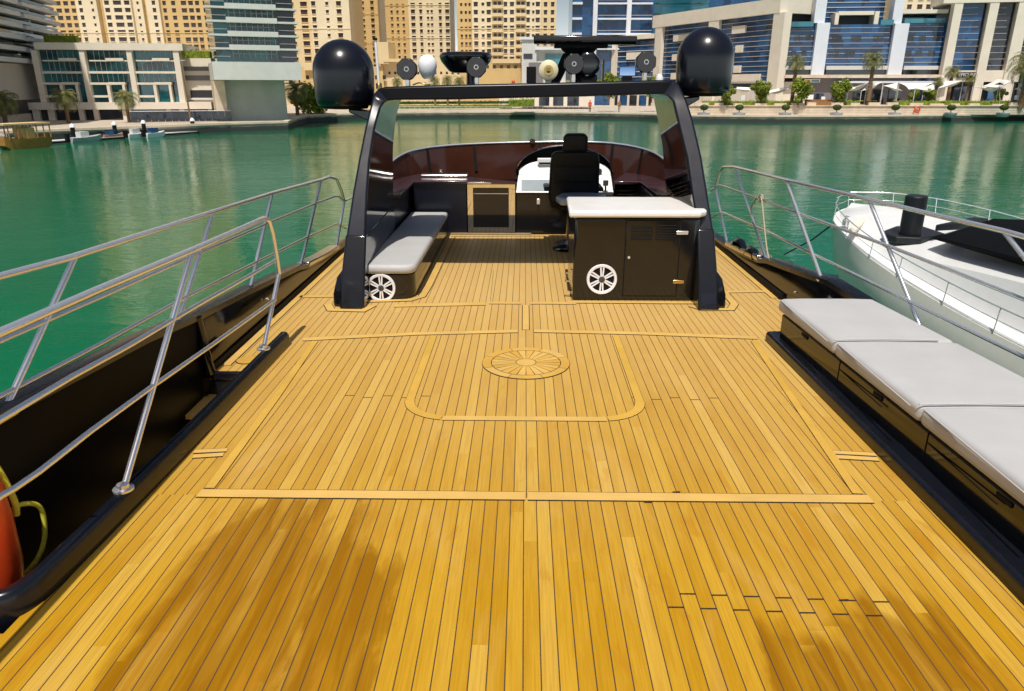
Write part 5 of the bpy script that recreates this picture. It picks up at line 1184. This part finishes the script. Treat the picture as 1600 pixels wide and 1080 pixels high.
for (a, c_), nm in zip(hx, ('beside the right dome', 'under the round bright trees', 'left of the shade sails', 'under the wide sails', 'below the black shop sign')):
    hedge('clipped_hedge', f'clipped green hedge on the right terrace {nm}', at(a, 165.5, Yw + 2), at(c_, 165.5, Yw + 2), hpx(a, 157, 165.5, Yw + 2), 2.0, 'leaf')
def planter_proto():
    t = thing('bowl_planter', '', 'planter'); b = MB(); b.lathe([(0, 0), (.75, 0), (1.0, .25), (1.1, .75), (1.02, .78), (.9, .66), (0, .62)], (0, 0, 0), 20); b.build('bowl', M['pgrey'], t, smooth=40)
    b = MB(); b.tube([(0, 0, .6), (0, 0, 1.3)], .08, 7)
    b.build('stem', M['bark'], t); b = MB()
    for _ in range(420):
        d = Vector((rnd.gauss(0, 1), rnd.gauss(0, 1), rnd.gauss(0, 1))).normalized(); p = Vector((d.x * .72, d.y * .72, 1.62 + d.z * .48)) * 1.0; s = .14; a = d.orthogonal().normalized(); e = d.cross(a); b.quad(p - a * s, p + e * s, p + a * s, p - e * s)
    b.ico((0, 0, 1.62), .62, (1, 1, .66), 10, 6); b.build('topiary', M['leafd'], t); return t
pt = planter_proto(); G = 'bowl planters along the right quay'
for px, lab in ((1099, 'nearest the right dome'), (1154, 'under the olive green tree'), (1226, 'under the tilted sail'), (1306, 'below the yellow hedge end'), (1397, 'left of the orange lifebuoy'), (1484, 'right of the orange lifebuoy'), (1566, 'nearest the right edge')):
    hh = hpx(px, 163.5, 183, 183); put(pt, px, 183, 183, hh, 2.1, f'grey bowl planter with clipped shrub {lab}', G)
c = at(1433, 171.5, Yw - .4); t = tag(MB() and (lambda b: (b.lathe([(.55, -.14), (.72, -.12), (.8, 0), (.72, .12), (.55, .14), (.46, 0), (.55, -.14)], c, 24, 'y', cap=False), b.build('lifebuoy', M['orange'], None, smooth=60))[1])(MB()), 'orange lifebuoy ring hung on the sandy right bank wall', 'lifebuoy')
# ------------------------------------------------------------------ shade sails
def sail(label, corners, Y):
    pts = [at(x, y, Y + dy) for x, y, dy in corners]; t = thing('shade_sail', label, 'shade sail', tuple(sum(pts, Vector()) / len(pts)), 'white shade sails over the right terraces'); b = MB(); n = 7
    if len(pts) == 3: pts = pts + [pts[2].copy()]
    g = []
    for i in range(n + 1):
        u = i / n; a, c_ = pts[0].lerp(pts[1], u), pts[3].lerp(pts[2], u)
        for j in range(n + 1):
            v = j / n; p = a.lerp(c_, v); p.z -= .9 * (math.sin(math.pi * u) * math.sin(math.pi * v)); cc = sum(pts, Vector()) / 4; k = .18 * (math.sin(math.pi * u) if j in (0, n) else math.sin(math.pi * v) if i in (0, n) else 0); p = p.lerp(Vector((cc.x, cc.y, p.z)), k); g.append(p)
    off = len(b.v); b.v += g
    for i in range(n):
        for j in range(n): b.f.append((off + i * (n + 1) + j, off + (i + 1) * (n + 1) + j, off + (i + 1) * (n + 1) + j + 1, off + i * (n + 1) + j + 1)); b.m.append(0)
    b.build('sail_cloth', M['awn'], t, smooth=60)
    for p in pts[:3]:
        b = MB(); b.tube([Vector((p.x, p.y, TZ)), Vector((p.x, p.y, p.z + .15))], .09, 6); b.build('mast', M['slab'], t, smooth=60)
sail('white sail beside the olive green tree at the grey shop', [(1148, 139, 0), (1176, 141.5, 0), (1178, 137, 6), (1150, 136, 6)], 192)
sail('white sail tilted up to the largest round tree', [(1197, 146, 0), (1199, 142, 4), (1238, 134, 6), (1232, 139, 0)], 189)
sail('white sail with low left corner near the light green tree', [(1324, 143, 0), (1326, 138, 5), (1358, 129, 6)], 188)
sail('white sail right of the tall palm trunk', [(1346, 142, 0), (1355, 131, 4), (1380, 128, 6), (1362, 137, 1)], 187)
sail('white sail with a long tail pointing right', [(1380, 134, 3), (1403, 129, 6), (1402, 137, 2), (1412, 142, 0)], 188)
sail('widest white sail at the middle of the terraces', [(1405, 130, 5), (1461, 130, 6), (1444, 136, 2), (1420, 140, 0)], 190)
sail('low white sail under the widest one', [(1430, 139, 0), (1462, 131, 6), (1460, 139, 3), (1455, 142, 0)], 187)
sail('white sail pointing up at the black shop sign', [(1466, 138, 0), (1472, 127, 5), (1505, 126, 6)], 189)
sail('thin flat white sail below the black shop sign', [(1520, 136, 2), (1558, 136, 4), (1560, 139, 0)], 188)
sail('peaked white sail near the dark umbrella', [(1534, 135, 0), (1558, 123.5, 4), (1584, 126, 6), (1564, 137, 0)], 189)
sail('white sail at the right edge above the big palm', [(1592, 131, 0), (1625, 124, 5), (1630, 132, 0)], 190)
def umbrella(px, y0, y1, Y, wpx, m_, label, ribs=10):
    c = at(px, y0, Y); g = at(px, y1, Y); r = (at(px + wpx / 2, y0, Y).x - c.x); t = thing('umbrella', label, 'umbrella', tuple(g)); b = MB(); b.lathe([(r, c.z - r * .55), (r * .6, c.z - r * .22), (.04, c.z)], (c.x, Y, 0), ribs, cap=False); b.build('canopy', M[m_], t); b = MB(); b.tube([g, c], .05, 6); b.build('pole', M['slab'], t)
umbrella(1562, 129, 163, 187, 13, 'navy', 'dark navy umbrella before the peaked white sail')
umbrella(1594, 136, 163, 187.5, 14, 'cream_plastic', 'cream umbrella beside the big palm at the right edge')
# cafe furniture, masts, flags
t = thing('menu_board', 'white standing menu board outside the grey shop', 'board', tuple(at(1160, 164, 189))); b = MB(); p = at(1160, 164, 189); b.box(p.x - .5, p.x + .5, 189, 189.1, TZ, at(1160, 149, 189).z); b.build('panel', M['ringw'], t); b = MB(); b.box(p.x - .6, p.x + .6, 188.8, 189.3, TZ, TZ + .12); b.build('foot', M['slab'], t)
for px, m_, lab in ((1343, 'yellow', 'yellow cafe table left of the terrace masts'), (1357, 'wood', 'brown cafe table under the white sails'), (1364, 'gold', 'ochre cafe table right of the brown one'), (1258, 'wood', 'low timber planter box left of the shade sails')):
    p = at(px, 164, 187.6); t = thing('cafe_table', lab, 'table', (p.x, 187.6, TZ)); b = MB(); b.lathe([(.75, TZ + 1.15), (.75, TZ + 1.22), (0, TZ + 1.22)], (p.x, 187.6, 0), 14); b.build('table_top', M[m_], t); b = MB(); b.tube([(p.x, 187.6, TZ), (p.x, 187.6, TZ + 1.15)], .07, 6); b.build('leg', M['dark'], t)
t = thing('timber_bench', 'long ochre timber bench in front of the largest round tree', 'bench', tuple(at(1278, 166, Yw + 1.2))); p0, p1 = at(1257, 166, Yw + 1.0), at(1299, 166, Yw + 1.0); b = MB(); b.box(p0.x, p1.x, Yw + .3, Yw + 1.1, TZ + .2, TZ + 1.1); b.build('seat', M['wood'], t); b = MB(); b.box(p0.x, p1.x, Yw + 1.11, Yw + 1.3, TZ + .2, TZ + 1.5); b.build('backrest', M['wood'], t)
def person(px, Y, zb, h, top, leg, label):
    p = at(px, 160, Y); x = p.x; t = thing('person', label, 'person', (x, Y, zb)); s = h / 1.75
    b = MB(); S = lambda z, rx, ry, dx=0: [(x + dx + rx * math.cos(a) * s, Y + ry * math.sin(a) * s, zb + z * s) for a in [math.pi * k / 5 for k in range(10)]]
    b.loft([S(.78, .17, .11), S(.95, .18, .12), S(1.1, .15, .10), S(1.3, .20, .12), S(1.42, .19, .10), S(1.47, .06, .06), S(1.54, .06, .06), S(1.6, .085, .1), S(1.68, .09, .11), S(1.75, .05, .06)])
    for q in (-1, 1): b.loft([S(0, .05, .10, q * .09 * s), S(.08, .05, .06, q * .09 * s), S(.45, .065, .07, q * .09 * s), S(.82, .09, .1, q * .09 * s)]); b.tube([(x + q * .21 * s, Y, zb + 1.38 * s), (x + q * .26 * s, Y - .02, zb + 1.08 * s), (x + q * .24 * s, Y - .08, zb + .82 * s)], .05 * s, 6, .035 * s)
    o = b.build('body', [M['skin'], M[top], M[leg]], t, smooth=60)
    for pl in o.data.polygons: z = sum((o.data.vertices[v].co.z for v in pl.vertices)) / len(pl.vertices) / s; pl.material_index = 2 if z < .86 else 1 if z < 1.45 else 0
M['skin'] = mat('skin', (.35, .19, .12), .6, var=.1)
person(922, 200, PZ + .1, 3.0, 'orange', 'navy', 'person in a red top walking on the far quay seen under the arch')
person(968, 201, PZ + .1, 3.0, 'wood', 'gdark', 'person in a brown top walking on the far quay right of the one in red')
person(1586, 187.4, TZ, 3.0, 'ringw', 'navy', 'person in a white top near the right edge terrace')
# railing along the centre quay
t = thing('quay_railing', 'thin grey railing along the far quay seen through the arch', 'railing', tuple(at(900, 168, 198)))
b = MB()
rp = [at(x, 170, 203 - (x - 600) * .022) for x in range(600, 1080, 8)]
rp = [Vector((p.x, p.y, PZ + .12)) for p in rp]
for p in rp: b.tube([p, p + Vector((0, 0, 1.25))], .04, 5)
b.tube([p + Vector((0, 0, 1.25)) for p in rp], .05, 5); b.tube([p + Vector((0, 0, .65)) for p in rp], .03, 5); b.build('rail', M['slab'], t)
# glass balustrade on the left bank
t = thing('glass_balustrade', 'glass balustrade with steel posts along the left bank path', 'balustrade', tuple(at(280, 185, 143)))
a, c_ = at(205, 190, 141), at(362, 183, 147); n_ = 15
for k in range(n_):
    p, q = a.lerp(c_, k / n_), a.lerp(c_, (k + .95) / n_); b = MB(); b.hexa([(p.x, p.y, PZ + .1), (q.x, q.y, PZ + .1), (q.x, q.y + .05, PZ + .1), (p.x, p.y + .05, PZ + .1), (p.x, p.y, PZ + 1.9), (q.x, q.y, PZ + 1.9), (q.x, q.y + .05, PZ + 1.9), (p.x, p.y + .05, PZ + 1.9)]); b.build('glass_panel', M['gdark'], t)
b = MB(); b.tube([Vector((a.x, a.y - .05, PZ + 2.0)), Vector((c_.x, c_.y - .05, PZ + 2.0))], .08, 6); b.build('top_rail', M['slab'], t)
p = at(298, 187, 138); t = thing('lamp_mast', 'tall thin brown mast before the cream wing on the left bank', 'mast', (p.x, p.y, PZ)); b = MB(); b.tube([(p.x, p.y, PZ), (p.x - .3, p.y, at(290, 95, 138).z)], .20, 8, .08); b.build('pole', M['bark'], t); b = MB(); b.box(p.x - .8, p.x + .5, p.y - .1, p.y + .1, at(290, 95, 138).z, at(290, 94, 138).z); b.build('lamp_head', M['slab'], t)
# ------------------------------------------------------------------ floating dock, piles, small boats, dhow
D0, D1 = onZ(-40, 234, WZ), onZ(324, 207.5, WZ); dd = (D1 - D0).normalized(); dq = Vector((-dd.y, dd.x, 0))
t = thing('floating_dock', 'long pale floating dock along the left bank', 'dock', tuple(D0.lerp(D1, .5)))
b = MB(); b.hexa([D0, D1, D1 + dq * 2.2, D0 + dq * 2.2, D0 + Vector((0, 0, .42)), D1 + Vector((0, 0, .42)), D1 + dq * 2.2 + Vector((0, 0, .42)), D0 + dq * 2.2 + Vector((0, 0, .42))]); b.build('deck_boards', M['slab'], t)
b = MB(); o = Vector((0, 0, .06)); b.hexa([D0 - dq * .12 + o, D1 - dq * .12 + o, D1 - dq * .01 + o, D0 - dq * .01 + o, D0 - dq * .12 + o * 5, D1 - dq * .12 + o * 5, D1 - dq * .01 + o * 5, D0 - dq * .01 + o * 5]); b.build('fender_strip', M['rubber'], t)
for px, lab in ((113, 'nearest the wooden dhow'), (179, 'behind the pink tender'), (225, 'behind the white tenders'), (302, 'at the right end of the dock')):
    k = (px + 40) / 364; p = D0.lerp(D1, k * k * .25 + k * .75) + dq * 2.6
    p = Vector((at(px, 200, p.y).x, p.y, WZ)); t = thing('dock_pile', f'black dock pile with white cap {lab}', 'pile', tuple(p), 'piles of the floating dock')
    b = MB(); b.lathe([(.32, WZ - .5), (.32, WZ + 2.1)], (p.x, p.y, 0), 14); b.build('pile_shaft', M['rubber'], t, smooth=40); b = MB(); b.lathe([(.42, WZ + 2.1), (.42, WZ + 2.25), (.25, WZ + 2.55), (0, WZ + 2.7)], (p.x, p.y, 0), 14); b.build('pile_cap', M['ringw'], t, smooth=40)
def small_boat(px, py, L_, m_, label, canopy=None):
    p = onZ(px, py, WZ); t = thing('small_boat', label, 'boat', tuple(p)); b = MB(); hw = L_ * .17
    S = lambda u, w_, z0, z1: [p + dd * (u * L_) + dq * -w_ + Vector((0, 0, z1)), p + dd * (u * L_) + dq * -w_ * .6 + Vector((0, 0, z0)), p + dd * (u * L_) + dq * w_ * .6 + Vector((0, 0, z0)), p + dd * (u * L_) + dq * w_ + Vector((0, 0, z1))]
    b.loft([S(-.5, hw, -.1, .7), S(-.1, hw * 1.1, -.1, .7), S(.25, hw * .8, -.1, .8), S(.5, .05, .3, 1.0)]); b.build('hull', M[m_], t, smooth=40)
    b = MB(); q = p - dd * L_ * .1; b.hexa([q + dd * a_ + dq * w_ + Vector((0, 0, z)) for z in (.7, 1.5) for a_, w_ in ((-.6, -hw * .6), (.8, -hw * .6), (.6, hw * .6), (-.6, hw * .6))]); b.build('console', M[canopy or 'slab'], t)
    b = MB(); q = p - dd * L_ * .5; b.hexa([q + dd * a_ + dq * w_ + Vector((0, 0, z)) for z in (.2, 1.3) for a_, w_ in ((-.5, -.25), (0, -.25), (0, .25), (-.5, .25))]); b.build('outboard_motor', M['rubber'], t)
small_boat(135, 221.5, 5.5, 'pgrey', 'long grey skiff moored at the left dock')
small_boat(178, 217.5, 4.2, 'skin', 'pinkish tender with blue cover moored at the left dock', 'gblue')
small_boat(214, 216, 3.6, 'ringw', 'small white tender left of the blue covered one')
small_boat(243, 214.5, 4.0, 'ringw', 'small white tender with blue cover nearest the pier', 'gblue')
small_boat(8, 226, 8.0, 'slab', 'pale boat behind the dhow at the left edge', 'whit')
p = onZ(52, 231.5, WZ); M['dhow'] = mat('golden_timber', (.36, .17, .035), .5, var=.2, scale=2)
t = thing('wooden_dhow', 'golden brown wooden dhow with roofed deck at the left edge', 'dhow', tuple(p)); Ld = 6.3
def DS(u, w_, z0, z1): return [p + dd * u * Ld + dq * (-w_ + 1.0) + Vector((0, 0, z1)), p + dd * u * Ld + dq * (-w_ * .75 + 1.0) + Vector((0, 0, z0)), p + dd * u * Ld + dq * (w_ * .75 + 1.0) + Vector((0, 0, z0)), p + dd * u * Ld + dq * (w_ + 1.0) + Vector((0, 0, z1))]
b = MB(); b.loft([DS(-.56, .9, .5, 1.75), DS(-.45, 1.3, -.1, 1.5), DS(-.1, 1.5, -.2, 1.3), DS(.3, 1.35, -.1, 1.45), DS(.5, .8, .3, 1.75)]); b.build('hull', M['dhow'], t, smooth=40)
b = MB(); b.hexa([p + dd * u * Ld + dq * (w_ + 1.0) + Vector((0, 0, z)) for z in (3.1, 3.3) for u, w_ in ((-.58, -1.5), (.45, -1.5), (.45, 1.5), (-.58, 1.5))]); b.build('roof', M['gold'] if False else M['ochre'], t)
b = MB()
for u in (-.5, -.3, -.1, .12, .28, .42):
    for w_ in (-1.35, 1.35): q = p + dd * u * Ld + dq * (w_ + 1.0); b = MB(); b.tube([q + Vector((0, 0, 1.3)), q + Vector((0, 0, 3.1))], .09, 6); b.build('post', M['dhow'], t)
b = MB(); q = p + dq * 1.0; b.hexa([q + dd * a_ + dq * w_ + Vector((0, 0, z)) for z in (1.3, 2.7) for a_, w_ in ((-1.0, -1.0), (.7, -1.0), (.7, 1.0), (-1.0, 1.0))]); b.build('cabin', M['ochre'], t)
# ================================================================== WHITE MOTORBOAT
M['tint'] = mat('tinted_boat_glass', (.004, .004, .005), .6, var=0, spec=.02)
t = thing('white_motorboat', 'white motor yacht moored beside the right rail, its bow pointing away', 'motorboat', (14.3, 20, WZ))
port = [(13.35, 30.45, -2.78), (12.55, 29.7, -2.88), (11.95, 28.4, -3.0), (11.6, 26.3, -3.2), (11.48, 24.0, -3.42), (11.42, 21.9, -3.55), (11.3, 19.1, -3.6), (11.22, 16.7, -3.6), (11.2, 13, -3.55), (11.2, 4, -3.4)]
stbd = [(13.6, 30.5, -2.76), (15.0, 30.1, -2.74), (16.1, 28.9, -2.78), (16.8, 26.6, -2.85), (17.1, 24.0, -2.95), (17.2, 21.9, -3.05), (17.3, 19.1, -3.15), (17.3, 16.7, -3.2), (17.3, 13, -3.2), (17.3, 4, -3.1)]
M['hullw'] = mat('cream_gelcoat_hull', (.80, .76, .68), .45, var=.03, spec=.3)
secs = []
for (a, c_), wlx in zip(zip(port, stbd), (.12, .34, .60, .80, .90, .95, .97, .98, .99, 1)):
    a, c_ = Vector(a), Vector(c_); m = (a + c_) / 2; m.y -= (1 - wlx) * 1.3
    pw = Vector((m.x + (a.x - m.x) * wlx, min(a.y, m.y) if wlx > .5 else m.y, WZ)); sw = Vector((m.x + (c_.x - m.x) * wlx, pw.y, WZ))
    secs.append([a, a.lerp(pw, .16) + Vector((-.14 * wlx, 0, 0)), a.lerp(pw, .5) + Vector((-.34 * wlx, 0, 0)), pw, Vector((pw.x, pw.y, WZ - .4)), Vector((sw.x, sw.y, WZ - .4)), sw, c_.lerp(sw, .5) + Vector((.12 * wlx, 0, 0)), c_])
b = MB(); b.loft(secs); hl = b.build('hull', M['hullw'], t, smooth=50)
b = MB(); b.tube(crom([Vector(q) + Vector((.06, 0, .02)) for q in port], 5), .035, 8); b.tube(crom([Vector(q) + Vector((-.06, 0, .02)) for q in stbd], 5), .035, 8); b.build('toe_rail', M['white'], hl, smooth=60)
b = MB(); b.tube([onZ(1366, 445, WZ) + Vector((0, 0, .8)), onX(1379, 462, 14.6)], .02, 6)
# deck moulding and raised coachroof
secs = []
for i, (a, c_) in enumerate(zip(port, stbd)):
    a, c_ = Vector(a), Vector(c_); m = (a + c_) / 2; k = (0, .03, .06, .12, .28, .48, .82, 1.05, 1.4, 1.6)[i] ; e = (.05, .07, .08, .085, .085, .085, .085, .085, .085, .085)[i]
    pi, si = a.lerp(c_, e), a.lerp(c_, 1 - e); pr_, sr = a.lerp(c_, e + .025 + .04 * k), a.lerp(c_, 1 - e - .025 - .04 * k)
    z = max(a.z, c_.z) * .5 + min(a.z, c_.z) * .5
    secs.append([a + Vector((.04, 0, .0)), Vector((pi.x, pi.y, pi.z + .02)), Vector((pr_.x, pr_.y, a.z + .06 + k)), Vector((m.x, m.y, (a.z + c_.z) / 2 + .20 + k)), Vector((sr.x, sr.y, c_.z + .06 + k)), Vector((si.x, si.y, si.z + .02)), c_ + Vector((-.04, 0, 0))])
b = MB(); b.loft(secs, closed=False, cap=False); dk = b.build('deck_moulding', M['white'], t, smooth=32)
roof = lambda u, y: None
# windscreen (dark) and its dark surround
w0, w3 = onZ(1456, 373, -2.55), onZ(1545, 345, -2.2)
b = MB(); b.loft([[w0, w0 + Vector((0, -.25, .10)), w3 + Vector((0, -.2, .1)), w3], [onZ(1600, 416, -2.35), onZ(1600, 405, -2.1), Vector((16.4, 18.5, -1.3)), Vector((16.6, 19, -2.0))], [Vector((11.9, 12.5, -2.1)), Vector((12.4, 12.2, -.85)), Vector((16.3, 12.5, -.8)), Vector((16.6, 12.8, -2.0))], [Vector((11.9, 7, -2.2)), Vector((12.4, 7, -.8)), Vector((16.5, 7, -.8)), Vector((16.9, 7, -2.1))]]); b.build('windscreen', M['tint'], t, smooth=30)
# covered pedestal and sun pad
c = onZ(1429, 362, -2.62); b = MB(); b.prism([(c.x + x, c.y + y) for x, y in arc(-.14, 0, .34, 0, 360, 16)[:-1]], -2.75, -1.42); b.build('canvas_cover', M['fabric'], t, smooth=60, bevel=.06)
b = MB(); pd = [onZ(x, y, -2.72) for x, y in ((1379, 361), (1384, 366), (1400, 370), (1440, 372), (1500, 362), (1470, 354), (1400, 353))]; b.prism([(p_.x, p_.y) for p_ in pd], -2.95, -2.72); b.build('sun_pad', M['fabric'], t, bevel=.04)
b = MB(); pd = [onZ(x, y, -2.3) for x, y in ((1462, 352), (1500, 350), (1545, 342), (1520, 340))]; b.prism([(p_.x, p_.y) for p_ in pd], -2.5, -2.28); b.build('hatch', M['fabric'], t, bevel=.03)
b = MB(); pd = [onZ(x, y, -2.85) for x, y in ((1327, 359), (1334, 365), (1352, 346), (1350, 341), (1342, 343))]; b.prism([(p_.x, p_.y) for p_ in pd][::1], -2.9, -2.80); b.build('teak_patch', M['cream'], t)
b = MB(); q = onZ(1321, 350, -2.9); b.lathe([(.12, -2.95), (.12, -2.75), (.05, -2.7), (.13, -2.62), (0, -2.58)], (q.x, q.y, 0), 12); b.build('anchor_winch', M['chrome'], t, smooth=40)
# guard rails of the white boat
def boatrail(px, dz, side):
    P_ = [Vector(q) for q in px]; top = crom([q + Vector((.05 * side, 0, dz)) for q in P_], 4); b = MB(); b.tube(top, .020, 8); b.tube(crom([q + Vector((.05 * side, 0, dz * .5)) for q in P_], 4), .010, 6); b.build('guard_wire', M['chrome'], t, smooth=80)
    for q in P_[1:]:
        b = MB(); b.tube([q, q + Vector((.05 * side, 0, dz))], .018, 8); b.build('stanchion', M['chrome'], t, smooth=80)
boatrail(port[1:9], .62, 1); boatrail([port[1], port[0]] + stbd[0:8], .62, -1)
t2 = thing('mooring_line', 'dark mooring line running from the white boat bow into the water', 'rope', tuple(onZ(1296, 356, -3)))
b = MB(); b.tube([onZ(1299, 352, -3.0), onZ(1270, 374, -4.4), onZ(1225, 398, -5.9)], .03, 6); b.build('line', M['rubber'], t2)
b = MB(); q = onX(1437, 455, 11.42); b.tube([q, q + Vector((0, 0, -1.1))], .03, 6); b.tube([q + Vector((0, .5, -.05)), q + Vector((0, .5, -1.0))], .03, 6); b.build('fender_line', M['rubber'], t, smooth=60)
